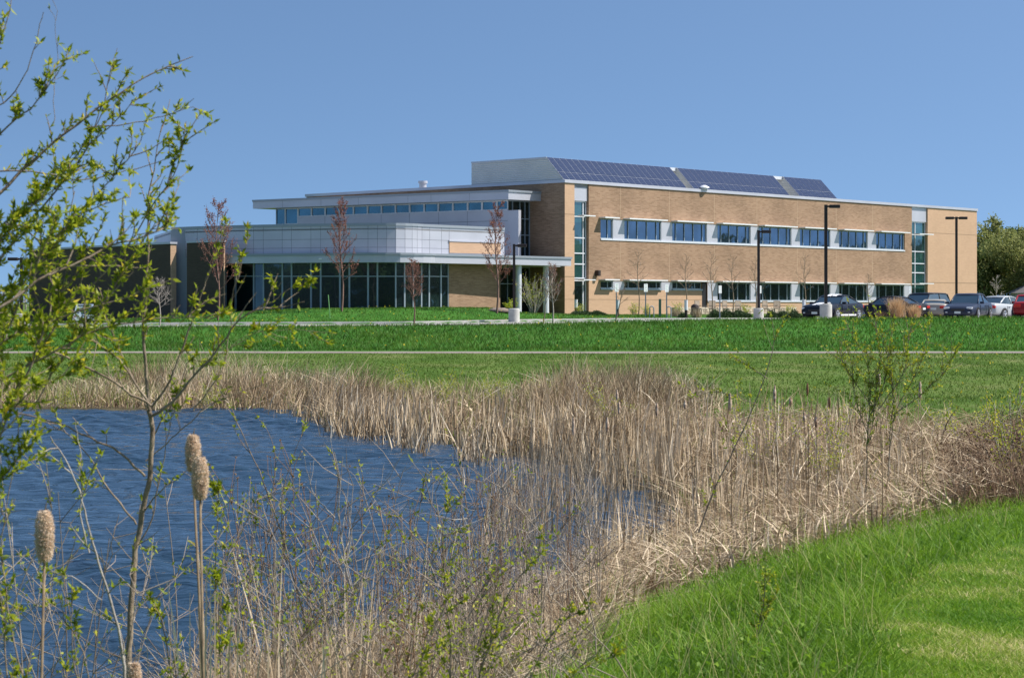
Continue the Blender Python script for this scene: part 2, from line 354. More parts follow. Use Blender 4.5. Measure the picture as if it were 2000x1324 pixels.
wb = MB(); wb.poly([(-70, 9, ZW-.06), (14, 9, ZW-.06), (14, 60, ZW-.06), (-70, 60, ZW-.06)]); tag(wb.build('water', M['water']), 'still pond water below the ripples and beyond the left edge', 'water', kind='structure')

# path, road, kerb
def strip_mesh(name, a, b, mt, label, dz=.006, pxs=np.linspace(-1400, 3400, 161)):
    V = []; 
    for p in pxs:
        for d in np.linspace(a(p), b(p), 5):
            x = (p-1000)/F*d; V.append((x, d, float(ground(x, d))+dz))
    n = len(pxs); i = np.arange(n*5).reshape(n, 5); q = np.stack([i[:-1, :-1], i[1:, :-1], i[1:, 1:], i[:-1, 1:]], -1).reshape(-1, 4)
    return tag(link(name, np_mesh(name, V, q, smooth=True), mt), label, name.replace('_', ' '), kind='structure')
M['path'] = noisy('path_asphalt', [(.3,(.16,.135,.11)),(.7,(.24,.205,.17))], 3, .95, .3)
M['road'] = noisy('road_asphalt', [(.3,(.24,.225,.21)),(.7,(.34,.32,.30))], .8, .9, .2)
strip_mesh('path', lambda p: 80.9+.2*math.sin(p*.004)+.12*math.sin(p*.031), lambda p: 83.0+.2*math.sin(p*.004+.3)+.12*math.sin(p*.043), M['path'], 'pale footpath across the lawn', .012)
strip_mesh('road', lambda p: 101.3, lambda p: float(kerbD(p))-.005, M['road'], 'grey road and parking area in front of the building', .012)
kb = MB(); pxs = np.linspace(-1400, 1600, 90)
for a, b in zip(pxs[:-1], pxs[1:]):
    P8 = []
    for z in (-.2, 0.02):
        for p, o in ((a, 0), (b, 0), (b, .35), (a, .35)):
            d = float(kerbD(p))+o; P8.append(((p-1000)/F*d, d, float(kerbZ(p))+z))
    kb.hexa(P8)
tag(kb.build('kerb', M['kerb']), 'pale concrete kerb along the road', 'kerb', kind='structure')

# ------------------------------------------------------------------ building
dR = np.array([.677, .736]); dL = np.array([-.736, .677]); nF = np.array([.736, -.677]); nL = -dR
P0 = np.array([3.85, 145.0])
class Pl:
    def __init__(s, o, d, n): s.o = np.array(o, float); s.d = np.array(d, float)/np.linalg.norm(d); s.n = np.array(n, float)/np.linalg.norm(n)
    def at(s, t, w, z): p = s.o+t*s.d+w*s.n; return (p[0], p[1], z)
    def S(s, px, w=0): k = (px-1000)/F; o = s.o+w*s.n; return (k*o[1]-o[0])/(s.d[0]-k*s.d[1])
    def Z(s, px, py, w=0): t = s.S(px, w); return (YH-py)/F*(s.o+t*s.d+w*s.n)[1]
    def box(s, mb, t0, t1, w0, w1, z0, z1): 
        mb.hexa([s.at(t0,w1,z0), s.at(t1,w1,z0), s.at(t1,w0,z0), s.at(t0,w0,z0), s.at(t0,w1,z1), s.at(t1,w1,z1), s.at(t1,w0,z1), s.at(t0,w0,z1)])
    def sheet(s, mb, t0, t1, z0, z1, ops=(), w=0, rev=.2):
        T = sorted({t0, t1, *[o[0] for o in ops], *[o[1] for o in ops]}); Zs = sorted({z0, z1, *[o[2] for o in ops], *[o[3] for o in ops]})
        T = [t for t in T if t0 <= t <= t1]; Zs = [z for z in Zs if z0 <= z <= z1]
        for a, b in zip(T[:-1], T[1:]):
            for c, d in zip(Zs[:-1], Zs[1:]):
                m, n = (a+b)/2, (c+d)/2
                if any(o[0] < m < o[1] and o[2] < n < o[3] for o in ops): continue
                mb.quad(s.at(a,w,c), s.at(b,w,c), s.at(b,w,d), s.at(a,w,d))
        for o in ops:
            a, b, c, d = o
            mb.quad(s.at(a,w,c), s.at(a,w-rev,c), s.at(a,w-rev,d), s.at(a,w,d)); mb.quad(s.at(b,w-rev,c), s.at(b,w,c), s.at(b,w,d), s.at(b,w-rev,d))
            mb.quad(s.at(a,w,d), s.at(a,w-rev,d), s.at(b,w-rev,d), s.at(b,w,d)); mb.quad(s.at(a,w-rev,c), s.at(a,w,c), s.at(b,w,c), s.at(b,w-rev,c))
FR = Pl(P0, dR, nF); LF = Pl(P0, dL, nL)
bld = root('office_building', (3.85, 145.0, -.65))
tag(bld, 'long two-storey tan brick building with silver curved wing and rooftop solar panels', 'building')
ZT = 9.19; GZ0 = -1.4
def part(mb, name, m, parent=None, **k):
    return mb.build(name, m, parent or bld, **k) if parent is None else mb.build(name, m, parent, **k)
s = {p: FR.S(p) for p in (1103,1122,1150,1173,1767,1781,1812,1908,1382,1371)}
s[1103] = 0.0
# front walls
mb = MB(); FR.sheet(mb, 0, s[1122], GZ0, ZT-.22); 
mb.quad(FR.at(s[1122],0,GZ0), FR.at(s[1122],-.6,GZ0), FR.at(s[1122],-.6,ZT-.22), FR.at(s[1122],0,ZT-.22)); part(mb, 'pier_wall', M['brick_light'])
UH, US, LH = 6.47, 4.88, 1.85
sb = s[1150]
mb = MB(); FR.sheet(mb, sb, s[1781], LH, ZT-.22, [(s[1173], s[1767], US, UH)], rev=.16)
mb.quad(FR.at(sb,0,GZ0), FR.at(sb,-.6,GZ0), FR.at(sb,-.6,ZT-.22), FR.at(sb,0,ZT-.22)); mb.quad(FR.at(s[1781],0,GZ0), FR.at(s[1781],-.6,GZ0), FR.at(s[1781],-.6,ZT-.22), FR.at(s[1781],0,ZT-.22))
part(mb, 'brick_wall', M['brick'])
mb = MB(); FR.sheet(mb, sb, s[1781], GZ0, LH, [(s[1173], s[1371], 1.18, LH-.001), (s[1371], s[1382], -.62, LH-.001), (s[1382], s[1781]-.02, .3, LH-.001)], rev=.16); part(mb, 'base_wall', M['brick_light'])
mb = MB(); FR.sheet(mb, s[1812], s[1908], GZ0, ZT-.22)
mb.quad(FR.at(s[1812],0,GZ0), FR.at(s[1812],-.6,GZ0), FR.at(s[1812],-.6,ZT-.22), FR.at(s[1812],0,ZT-.22))
e = FR.at(s[1908],0,0); 
for a in (0,): mb.quad(FR.at(s[1908],0,GZ0), FR.at(s[1908],-28,GZ0), FR.at(s[1908],-28,ZT-.22), FR.at(s[1908],0,ZT-.22)); mb.quad(FR.at(0,-28.3,GZ0), FR.at(s[1908],-28,GZ0), FR.at(s[1908],-28,ZT-.22), FR.at(0,-28.3,ZT-.22))
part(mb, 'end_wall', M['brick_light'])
# horizontal joints
mb = MB()
for (a, b) in ((0, s[1122]), (s[1812], s[1908])):
    for z in (LF.Z(1102, 419), LF.Z(1102, 541)): mb = MB(); FR.box(mb, a+.01, b-.01, 0, .004, z, z+.05); part(mb, 'wall_joint', M['joint_b'])
for (a, b) in ((0.01, s[1122]-.01), (sb+.01, s[1371]-.05)): mb = MB(); FR.box(mb, a, b, 0, .004, .44, .48); part(mb, 'wall_joint', M['joint_b'])
mb = MB()
for p in (1212, 1307, 1395, 1478, 1557, 1633, 1704):
    t = FR.S(p)
    for z0_, z1_ in ((UH+.05, ZT-.25), (LH+.05, US-.03)): mb = MB(); FR.box(mb, t, t+.03, 0, .004, z0_, z1_); part(mb, 'control_joint', M['joint_l'])
# left (shaded) wall
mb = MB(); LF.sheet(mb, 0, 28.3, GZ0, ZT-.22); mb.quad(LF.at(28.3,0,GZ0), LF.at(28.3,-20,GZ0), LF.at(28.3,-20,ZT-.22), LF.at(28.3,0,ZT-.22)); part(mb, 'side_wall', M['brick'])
mb = MB(); z = LF.Z(1102, 419); LF.box(mb, 0.01, 28, 0, .004, z, z+.05); part(mb, 'side_joint', M['joint_b'])
# roof and coping
mb = MB(); c = [FR.at(.05,-.45,0)[:2], FR.at(s[1908]-.05,-.45,0)[:2], FR.at(s[1908]-.05,-27.9,0)[:2], FR.at(.05,-28.2,0)[:2]]
mb.prism([(p[0], p[1]) for p in c], 8.5, 8.7); part(mb, 'roof', M['roof'])
mb = MB(); FR.box(mb, -.08, s[1908]+.08, -.35, .08, ZT-.22, ZT); LF.box(mb, .36, 28.4, -.35, .08, ZT-.22, ZT); FR.box(mb, s[1908]-.35, s[1908]+.08, -28, -.36, ZT-.22, ZT); part(mb, 'coping', M['metal'])
# windows
def window(pl, t0, t1, z0, z1, divs, glass, w=-.12, fr=.06, frame='mull', hor=(), name='window', parent=None):
    mb = MB(); pl.box(mb, t0, t1, w-.06, w+.03, z1-fr, z1); pl.box(mb, t0, t1, w-.06, w+.03, z0, z0+fr)
    xs = [t0]+list(divs)+[t1]
    for i, t in enumerate(xs):
        a = t if i == 0 else (t-fr if i == len(xs)-1 else t-fr/2); pl.box(mb, a, a+fr, w-.06, w+.032, z0+fr, z1-fr)
    for h in hor: pl.box(mb, t0+fr, t1-fr, w-.06, w+.029, h-fr/2, h+fr/2)
    fo = mb.build(name, M[frame], parent or bld); sub(fo, bld)
    mg = MB(); pl.sheet(mg, t0, t1, z0, z1, (), w-.03); mg.build('pane', M[glass], fo); return fo
WIN = [(1172.5,1197.6),(1220,1291.8),(1313.6,1381),(1402,1466.5),(1484,1546),(1563,1622),(1639.5,1695),(1712,1766.5)]
mb_s = MB()
for i, (a, b) in enumerate(WIN):
    t0, t1 = FR.S(a), FR.S(b); Lw = t1-t0
    if i == 0: dv = [t0+Lw*.62]
    else: dv = [t0+Lw*f for f in (.115, .36, .62, .88)]
    window(FR, t0, t1, 5.0, UH-.01, dv, 'glass_blue', w=-.10)
    small = i < 3
    if i == 0: window(FR, t0, t1, 1.30, LH-.01, dv, 'glass_dark', w=-.10)
    elif i == 2: window(FR, t0, s[1371]-.05, 1.30, LH-.01, [t0+Lw*.14, t0+Lw*.4, t0+Lw*.65], 'glass_dark', w=-.10)
    elif small: window(FR, t0, t1, 1.30, LH-.01, dv, 'glass_dark', w=-.10)
    else: window(FR, t0, t1, .40, LH-.01, dv, 'glass_dark', w=-.10)
    if small: m_ = MB(); FR.box(m_, t0-.02, (t1 if i < 2 else s[1371]), -.1, .09, 1.18, 1.30); m_.build('window_sill', M['mull'], bld)
    # metal pier panels
    nx = FR.S(WIN[i+1][0]) if i < 7 else None
    if nx:
        m_ = MB(); FR.box(m_, t1+.02, nx-.02, -.14, -.03, 5.0, UH-.01); m_.build('metal_panel', M['metal'], bld)
        m_ = MB(); lo = 1.18 if i < 2 else .40
        a_ = t1+.02 if i != 2 else s[1382]; FR.box(m_, a_, nx-.02, -.14, -.03, lo, LH-.01); m_.build('metal_panel', M['metal'], bld)
    else:
        m_ = MB(); FR.box(m_, t1+.02, s[1781]-.03, -.14, -.03, .40, LH-.01); m_.build('metal_panel', M['metal'], bld)
    for z in (UH+.03, LH+.03):
        m_ = MB(); FR.box(m_, t0-.15, t1+.05, -.0, .62, z, z+.09)
        m_.build('sunshade', M['shade'], bld)
m_ = MB(); FR.box(m_, s[1173]-.0, s[1767], -.14, .05, US, US+.12); m_.build('window_ledge', M['white'], bld)
m_ = MB(); FR.box(m_, s[1382]+.01, s[1781]-.03, -.14, .06, .3, .40); m_.build('window_ledge', M['white'], bld)
m_ = MB(); FR.box(m_, s[1371]+.02, s[1382]-.02, -.14, -.10, -.62, LH-.02); m_.build('door', M['black'], bld)
# glazed strips
def strip(pa, pb, vs, hs, zb, top):
    t0, t1 = FR.S(pa)+.02, FR.S(pb)-.02
    m_ = MB(); FR.box(m_, t0, t1, -.4, -.12, top, ZT-.23); m_.build('metal_panel', M['metal'], bld)
    zs = [zb]+hs+[top]
    f = window(FR, t0, t1, zb, top, [FR.S(v, -.3) for v in vs], 'glass_green', w=-.26, fr=.09, frame='white', hor=hs, name='glazed_strip')
    for z in hs[-1:]+hs[:1]: 
        m_ = MB(); FR.box(m_, t0+.35, t1+.1, .0, .6, z, z+.08); m_.build('sunshade', M['shade'], bld)
    return f
zf = lambda p, y: FR.Z(p, y, -.26)
strip(1122, 1150, [1137.5], [zf(1136,548), zf(1136,516), zf(1136,495), zf(1136,465), zf(1136,423.5)], 1.98, zf(1136,393))
strip(1781, 1812, [1786, 1805.5], [zf(1796,555), zf(1796,533), zf(1796,515), zf(1796,491.7), zf(1796,459)], -.6, zf(1796,433.7))
t0, t1 = FR.S(1122)+.02, FR.S(1150)-.02
dr = window(FR, t0, t1, -.62, 1.90, [FR.S(1137.5,-.3)], 'glass_dark', w=-.26, fr=.10, frame='white', name='door')
# dark upper lite of left strip, wall lamp
m_ = MB(); t = FR.S(1162); FR.box(m_, t, t+.28, 0, .35, 2.2, 2.62); m_.build('wall_lamp', M['bronze'], bld, bevel=.03)

# penthouse wedges and solar arrays
zb, zt, vt = ZT+.02, 10.92, 1.8
def Sv(px, v): return FR.S(px, -v)
ARR = [(0.02, Sv(1308, vt), 21), (Sv(1357-2, .12), Sv(1510, vt), 18), (Sv(1562, .12), Sv(1603, vt), 8)]
for ai, (t0, t1, n) in enumerate(ARR):
    back = 9.47 if ai == 0 else 7.5
    m_ = MB(); i0 = 0; ring = [(.12, 8.7), (.12, zb-.12), (vt, zt-.10), (back, zt-.10), (back, 8.7)]
    for t in (t0+.03, t1-.03): m_.v += [FR.at(t, -v, z) for v, z in ring]
    m_.f = [(4,3,2,1,0), (5,6,7,8,9)]+[(j, (j+1) % 5, (j+1) % 5+5, j+5) for j in range(5)]
    ph = m_.build('penthouse', M['corr'], bld); sub(ph, bld)
    m_ = MB(); FR.box(m_, t0-.02, t0+.03, -back, -vt, zt-.10, zt+.02); m_.build('trim', M['metal'], ph)
    m_ = MB(); d = np.array([-(vt-.10), zt-zb]); dl = np.linalg.norm(d); d = d/dl
    for w0 in (.06, dl-.02): pass
    m_ = MB()
    def slope(a, off): # distance a up slope, off outwards
        return (-.10+d[0]*a-(-d[1])*off*1.0, zb+d[1]*a+(-d[0])*off)
    def slab(mm, ta, tb, a0, a1, o0, o1):
        w00, z00 = slope(a0, o0); w01, z01 = slope(a0, o1); w10, z10 = slope(a1, o0); w11, z11 = slope(a1, o1)
        mm.hexa([FR.at(ta,w00,z00), FR.at(tb,w00,z00), FR.at(tb,w10,z10), FR.at(ta,w10,z10), FR.at(ta,w01,z01), FR.at(tb,w01,z01), FR.at(tb,w11,z11), FR.at(ta,w11,z11)])
    slab(m_, t0, t1, 0, dl, -.06, -.01); arr = m_.build('solar_array', M['solar_frame'], bld); sub(arr, bld)
    arr['label'] = ['longest tilted solar array nearest the corner', 'middle tilted solar array', 'short tilted solar array at the right'][ai]
    cw = (t1-t0)/n
    for k in range(n):
        for (a0, a1) in ((.02, dl*.34-.01), (dl*.34+.02, dl-.02)):
            m_ = MB(); slab(m_, t0+k*cw+.022, t0+(k+1)*cw-.022, a0, a1, -.006, .004)
            o = m_.build('solar_panel', M['solar'], arr); uvl = o.data.uv_layers.new(name='cell')
            for p in o.data.polygons:
                for li in p.loop_indices:
                    vi = o.data.loops[li].vertex_index; uvl.data[li].uv = ((0 if vi in (0,3,4,7) else .96), (0 if vi in (0,1,4,5) else (.64 if a1 < 1.2 else 1.6)))
m_ = MB(); FR.box(m_, ARR[0][1]+.03, ARR[1][0]+1.3, -2.2, -1.9, zt-.25, zt); m_.build('roof_beam', M['white'], bld)
m_ = MB(); FR.box(m_, ARR[1][1]+.03, ARR[2][0]+1.3, -2.2, -1.9, zt-.25, zt); m_.build('roof_beam', M['white'], bld)
# roof vents
m_ = MB(); c = LF.at(19.7, -5, 0); m_.cyl(c, .30, 8.7, 9.95, 20); m_.cyl(c, .38, 9.955, 10.15, 20); m_.build('roof_vent', M['metal'], bld, smooth=False)
m_ = MB(); t = FR.S(1375); c = FR.at(t, .02, 0); m_.cyl(c, .30, ZT+.002, ZT+.12, 16); m_.cyl(c, .44, ZT+.12, ZT+.2, 16, .38); m_.cyl(c, .38, ZT+.2, ZT+.34, 16, .1); m_.build('roof_fan', M['white'], bld)

# clerestory hall
e_ = np.array([-.824, .567]); mN = np.array([-.567, -.824])
c0 = (2.15, 146.6); c1 = (-.26, 144.0); c2 = (-20.6, 158.0); c3 = (-15.9, 163.1)
def off(p, d, w): return (p[0]+d[0]*w, p[1]+d[1]*w)
m_ = MB(); m_.prism([c0, c3, c2, c1][::-1] if False else [c1, c0, c3, c2], 7.70, 8.24); hr = m_.build('hall_roof', M['metal'], bld)
m_ = MB(); k0 = off(c0, nF, .06); k1 = (c1[0]+.02, c1[1]-.08); k2 = (c2[0]-.06, c2[1]-.03); m_.prism([k1, k0, c3, k2], 8.243, 8.39); m_.build('roof_edge', M['metal_dark'], bld)
m_ = MB()
CF = Pl((c1[0], c1[1]), e_, mN)
for p in (552, 627, 700, 797, 842, 917): 
    t = CF.S(p); CF.box(m_, t, t+.02, .0, .004, 7.71, 8.235)
m_.build('fascia_joints', M['joint'], bld)
CW = Pl((-.3, 145.5), e_, mN)
tE = CW.S(538.7)
m_ = MB(); CW.sheet(m_, 0, CW.S(581.6), 2.5, 7.0); CW.sheet(m_, CW.S(581.6), tE, 2.5, 6.43); m_.build('hall_wall', M['metal'], bld)
m_ = MB()
for p in (634.7, 744.7, 799.8, 857, 913): t = CW.S(p); CW.box(m_, t, t+.025, 0, .004, 5, 6.99)
CW.box(m_, 0, CW.S(600), 0, .004, 6.20, 6.23); m_.build('panel_joints', M['joint'], bld)
MU = [991.7,970,941,913,884,855.7,828,799.8,772,744.7,717.5,690,662,634.7,608,581.6]
for a, b in zip(MU[:-1], MU[1:]): window(CW, CW.S(a)+.0, CW.S(b), 7.0, 7.70, [], 'glass_cler', w=-.04, fr=.07, frame='white')
window(CW, CW.S(581.6), CW.S(556.5), 6.43, 7.70, [], 'glass_cler', w=-.04, fr=.07, frame='white'); window(CW, CW.S(556.5), tE, 6.43, 7.70, [], 'glass_cler', w=-.04, fr=.07, frame='mull')
gs = np.array([-.3, 145.5])
GR = Pl(gs, dR, nF)
window(GR, .03, 2.43, 2.85, 7.70, [.55, 1.35, 1.9], 'glass_dark', w=-.05, fr=.06, frame='mull', hor=[3.6, 5.2, 6.4], name='lobby_glazing')
window(GR, -1.6, 2.43, -.8, 2.81, [-.9, 0.0, 1.35], 'glass_dark', w=-.05, fr=.06, frame='mull', hor=[1.6], name='lobby_glazing')
m_ = MB(); GR.box(m_, .75, .80, -.02, .03, 3.9, 5.9); m_.build('yellow_rail', M['yellow'], bld)
m_ = MB(); LF.sheet(m_, 0, 0, 0, 0); 
m_ = MB(); CWn = Pl((-.3, 145.5), -e_, mN); CWn.box(m_, .0, .954, -.3, .02, 2.9, 6.97); m_.build('wing_wall', M['metal'], bld)
m_ = MB(); p_ = CW.at(tE, 0, 0)[:2]; m_.quad((*p_, 2), (*off(p_, dR, 7), 2), (*off(p_, dR, 7), 7.7), (*p_, 7.7)); m_.build('hall_end', M['glass_cler'], bld)

# low curved wing
def wp(px, D): return np.array([(px-1000)/F*D, D])
LW = [wp(*q) for q in [(336,138),(385,136.3),(439,134.9),(495,133.7),(514,133.35),(551,132.75),(569,132.45),(607,131.95),(626,131.7),(663.5,131.3),(682,131.1),(718.5,130.8),(737,130.65),(755,130.6),(773,130.65),(791,131.0),(805,131.4),(815,131.8),(824,132.4)]]
st = LW[-1]; LP = Pl(st, dR, nF)
tEnd = LP.S(985); tb0, tb1 = LP.S(877), LP.S(977)
LW2 = LW+[np.array(LP.at(t, 0, 0)[:2]) for t in (LP.S(839), LP.S(862), tb0, tEnd)]
def perp(pts, i):
    a = pts[max(i-1, 0)]; b = pts[min(i+1, len(pts)-1)]; d = (b-a)/np.linalg.norm(b-a); return np.array([d[1], -d[0]])
m_ = MB()
for a, b in zip(LW2[:-1], LW2[1:]): m_.quad((*a, 3.4), (*b, 3.4), (*b, 5.25), (*a, 5.25))
m_.build('curved_metal_wall', M['metal'], bld)
m_ = MB()
for i in range(len(LW2)-1):
    a, b = LW2[i], LW2[i+1]; na, nb = perp(LW2, i), perp(LW2, i+1); 
    m_.hexa([(*(a+na*.06),5.25),(*(b+nb*.06),5.25),(*(b-nb*.3),5.25),(*(a-na*.3),5.25),(*(a+na*.06),5.43),(*(b+nb*.06),5.43),(*(b-nb*.3),5.43),(*(a-na*.3),5.43)])
m_.build('parapet_coping', M['metal_dark'], bld)
m_ = MB(); JX = [460,495,514,551,569,607,626,663.5,682,718.5,737,773,791,824,839,862]
for i in range(len(LW2)-1):
    a, b = LW2[i], LW2[i+1]; na, nb = perp(LW2, i)*.004, perp(LW2, i+1)*.004
    pxa = 1000+F*a[0]/a[1]
    for z in (4.38, 3.82):
        m_.hexa([(*(a+na),z),(*(b+nb),z),(*(b-nb),z),(*(a-na),z),(*(a+na),z+.025),(*(b+nb),z+.025),(*(b-nb),z+.025),(*(a-na),z+.025)])
    d = (b-a)/np.linalg.norm(b-a)*.02
    m_.hexa([(*(a+na*1.5),3.4),(*(a+d+na*1.5),3.4),(*(a+d-na),3.4),(*(a-na),3.4),(*(a+na*1.5),5.25),(*(a+d+na*1.5),5.25),(*(a+d-na),5.25),(*(a-na),5.25)])
m_.build('panel_joints', M['joint'], bld)
# low wing roof
back = [(LW2[-1][0]-5*nF[0], LW2[-1][1]-5*nF[1]), (-20, 152), (-27, 150)]
m_ = MB(); m_.prism([tuple(p) for p in LW2]+back, 5.0, 5.1); m_.build('low_roof', M['roof'], bld)
m_ = MB(); p = LW2[-1]; q = p-nF*5; m_.quad((*p, 3.4), (*q, 3.4), (*q, 5.4), (*p, 5.4)); m_.build('low_wing_return', M['metal'], bld); m_ = MB(); p = LW2[0]; m_.quad((*p, -1.4), (-27, 150, -1.4), (-27, 150, 5.25), (*p, 5.25)); m_.build('low_wing_return', M['metal'], bld)
# brick accent above canopy
m_ = MB(); LP.box(m_, tb0, LP.S(977), .0, .05, LP.Z(877, 494), LP.Z(877, 472)); m_.build('brick_accent', M['brick_light'], bld)
m_ = MB(); LP.box(m_, tb0-.05, LP.S(977)+.05, .0, .09, LP.Z(877, 472)+.003, LP.Z(877, 472)+.1); m_.build('accent_coping', M['metal'], bld)
# curtain wall
CP = LW2[2:-1]
def cw_piece(a, b, name='curtain_wall_bay'):
    d = b-a; l = np.linalg.norm(d); pl = Pl(a, d, (d[1], -d[0]))
    return window(pl, 0.001, l-.001, -.9, 2.9, [], 'glass_dark', w=-.05, fr=.055, frame='mull', hor=[pl.o[1]*(YH-539.8)/F], name=name)
i439 = 2
pts = LW2[2:LW2.index(LW2[-1]) if False else len(LW2)-1]
skip = {755, 805, 815}
def interp_pt(px):
    for a, b in zip(LW2[:-1], LW2[1:]):
        pa, pb = 1000+F*a[0]/a[1], 1000+F*b[0]/b[1]
        if pa <= px <= pb+1e-6:
            pl = Pl(a, b-a, (0, 1)); t = pl.S(px); return a+pl.d*t
CM = [439.5,459,495,514,551,569,607,626,663.5,682,718.5,737,773,791,808,824,839,862,876.5]
for a, b in zip(CM[:-1], CM[1:]): cw_piece(interp_pt(a), interp_pt(b))
m_ = MB(); LP.box(m_, tb0, tb1, -.3, .0, -1.2, 2.9); LP.box(m_, tb1-.3, tb1, -4.9, -.3, -1.2, 2.9); m_.build('entrance_wall', M['brick'], bld)  # darker brick stands in for canopy shade on the light brick
# canopy
cf = []
for i, p in enumerate(LW2[2:-2]): cf.append(p+perp(LW2, i+2)*1.1)
cf[0] = LW2[2]+perp(LW2, 2)*1.1
k = (1115.5-1000)/F; Dn = -92.6/(.736*k-.677); E1 = np.array([k*Dn, Dn])
E2 = E1-nF*2.35
bk = [tuple(E2), tuple(np.array(P0)+dL*.3-dR*.02), tuple(np.array(P0)+dL*6-dR*.02), (-2, 146), (-20, 141), (-22.0, 138)]
m_ = MB(); m_.prism([tuple(p) for p in cf]+[tuple(E1)]+bk, 2.82, 3.30); can = m_.build('canopy', M['metal'], bld); sub(can, bld)
m_ = MB(); cf2 = [p+perp(LW2, i+2)*.07 for i, p in enumerate(cf)]; m_.prism([tuple(p) for p in cf2]+[tuple(E1+nF*.07+dR*.07), tuple(E2+dR*.07)]+bk[1:], 3.303, 3.45); m_.build('canopy_edge', M['metal_dark'], can)
for k_ in (.0033, .0171):
    D_ = -93.3/(.736*k_-.677); m_ = MB(); m_.cyl((k_*D_, D_), .21, -1, 2.82, 20); m_.build('column', M['white'], bld, smooth=False)
for p in (462, 626, 830):
    q = interp_pt(p)+np.array([.1, -1.22]); m_ = MB(); m_.box(q[0]-.1, q[0]+.1, q[1]-.05, q[1]+.1, 3.02, 3.12); m_.build('canopy_light', M['shade'], bld)
# left brick walls
a = wp(333, 136); b = wp(57, 153); dd = (b-a)/np.linalg.norm(b-a); BW = Pl(a, dd, (-.77, -.63)); LB = np.linalg.norm(b-a)
m_ = MB(); BW.box(m_, 0, LB, -.45, 0, -2, 4.22); m_.build('gym_wall', [M['brick_shade'], M['brick_light']], bld).data.polygons[5].material_index = 1  # shade painted on the faces, end return in the sunlit brick colour
m_ = MB(); BW.box(m_, -.06, LB+.06, -.5, .06, 4.223, 4.36); m_.build('wall_coping', M['metal'], bld)
m_ = MB(); BW.box(m_, 1.5, LB-.05, -9, -.46, -2, 4.0); m_.build('gym_block', M['metal_dark'], bld)
a2 = wp(437, 132.9); b2 = wp(365, 135.0); dd = (b2-a2)/np.linalg.norm(b2-a2); BW2 = Pl(a2, dd, (-dd[1]*-1*-1, dd[0]*-1*-1*-1) if False else (dd[1], -dd[0]))
if BW2.n[1] > 0: BW2 = Pl(a2, dd, (-dd[1], dd[0]))
m_ = MB(); BW2.box(m_, 0, np.linalg.norm(b2-a2), -.12, 0, -2, 4.25); m_.build('screen_wall', [M['brick_shade'], M['brick_light']], bld).data.polygons[5].material_index = 1  # same painted shade, with the sunlit end edge coloured lighter
m_ = MB(); BW2.box(m_, -.04, np.linalg.norm(b2-a2)+.04, -.16, .04, 4.253, 4.38); m_.build('wall_coping', M['metal'], bld)
m_ = MB(); q = wp(365, 137.2); m_.box(q[0]-1.1, q[0]+2.6, q[1]-.1, q[1]+.1, -1.4, 5.2); m_.build('recess_panel', M['metal_dark'], bld)

# ------------------------------------------------------------------ lamps, signs, small things
def gz(x, y): return float(ground(x, y))
def lamp(px, D, ytop, label, head='right', baseh=.62, rb=.31, pr=.075):
    x = (px-1000)/F*D; z0 = gz(x, D); zt = (YH-ytop)/F*D
    r = root('street_lamp', (x, D, z0)); tag(r, label, 'street lamp', 'parking lot lamps')
    m = MB(); m.cyl((x, D), rb, z0-.3, z0+baseh, 28); m.cyl((x, D), rb-.03, z0+baseh, z0+baseh+.03, 28, rb-.06); m.build('concrete_base', M['conc'], r)
    m = MB(); m.box(x-.16, x+.16, D-.16, D+.16, z0+baseh+.031, z0+baseh+.06); m.box(x-pr, x+pr, D-pr, D+pr, z0+baseh+.06, zt-.06); m.build('pole', M['bronze'], r)
    for sgn in ((1,) if head == 'right' else (-1,) if head == 'left' else (-1, 1)):
        m = MB(); m.box(min(x+sgn*pr, x+sgn*.25), max(x+sgn*pr, x+sgn*.25), D-.04, D+.04, zt-.2, zt-.1); m.box(min(x+sgn*.2, x+sgn*.75), max(x+sgn*.2, x+sgn*.75), D-.18, D+.18, zt-.24, zt-.06)
        m.build('lamp_head', M['bronze'], r, bevel=.02)
    return r
lamp(1004, 117.5, 475, 'dark lamp post on a concrete base in front of the canopy columns', 'right', .78, .33)
lamp(1481.5, 121.5, 448, 'dark lamp post on a concrete base beside the low junipers', 'right', .72, .31)
lamp(1613, 107.5, 398, 'tall dark lamp post on a concrete base in front of the striped car', 'right', .88, .33, .08)
lamp(1868, 140, 422, 'twin-headed lamp post behind the dark blue sedan', 'both', .7)
lamp(42, 112, 501, 'lamp post at the far left behind the willow branches', 'left', .72)

M['sign'] = noisy('sign_face', [(.4,(.80,.82,.81)),(.6,(.74,.77,.76))], 6, .5)
M['sign_green'] = mat('sign_green', (.20,.40,.30), .5); M['steel'] = mat('galvanised_post', (.30,.34,.38), .5, .5)
def sign(px, D, yt, yb, wpx, label, ybase=None):
    x = (px-1000)/F*D; z0 = gz(x, D); a, b = (YH-yt)/F*D, (YH-yb)/F*D; w = wpx/F*D/2
    r = root('parking_sign', (x, D, z0)); tag(r, label, 'sign', 'parking signs along the kerb')
    m = MB(); m.box(x-.035, x+.035, D, D+.05, z0-.2, b+.1); m.build('post', M['steel'], r)
    w *= 1.15; SG = Pl((x, D-.02), (.85, .527), (.527, -.85))
    m = MB(); SG.box(m, -w, w, .012, .03, b, a); pn = m.build('sign_panel', M['sign'], r); sub(pn, r)
    h = a-b
    for f0, f1, u0, u1 in ((.82,.90,-.7,.7),(.60,.68,-.5,.6),(.42,.50,-.7,.4),(.22,.30,-.3,.6),(.08,.14,-.7,.7)): m = MB(); SG.box(m, w*u0*.8, w*u1*.8, .031, .034, b+h*(f0+.015), b+h*(f1-.02)); m.build('sign_marking', M['sign_green'], pn)
    return r
sign(1204, 126, 554, 570, 8, 'parking sign on a post beside the leaning bare sapling, left of the others')
sign(1261, 126.5, 554.5, 570, 7.5, 'parking sign standing just left of the hoop bicycle rack')
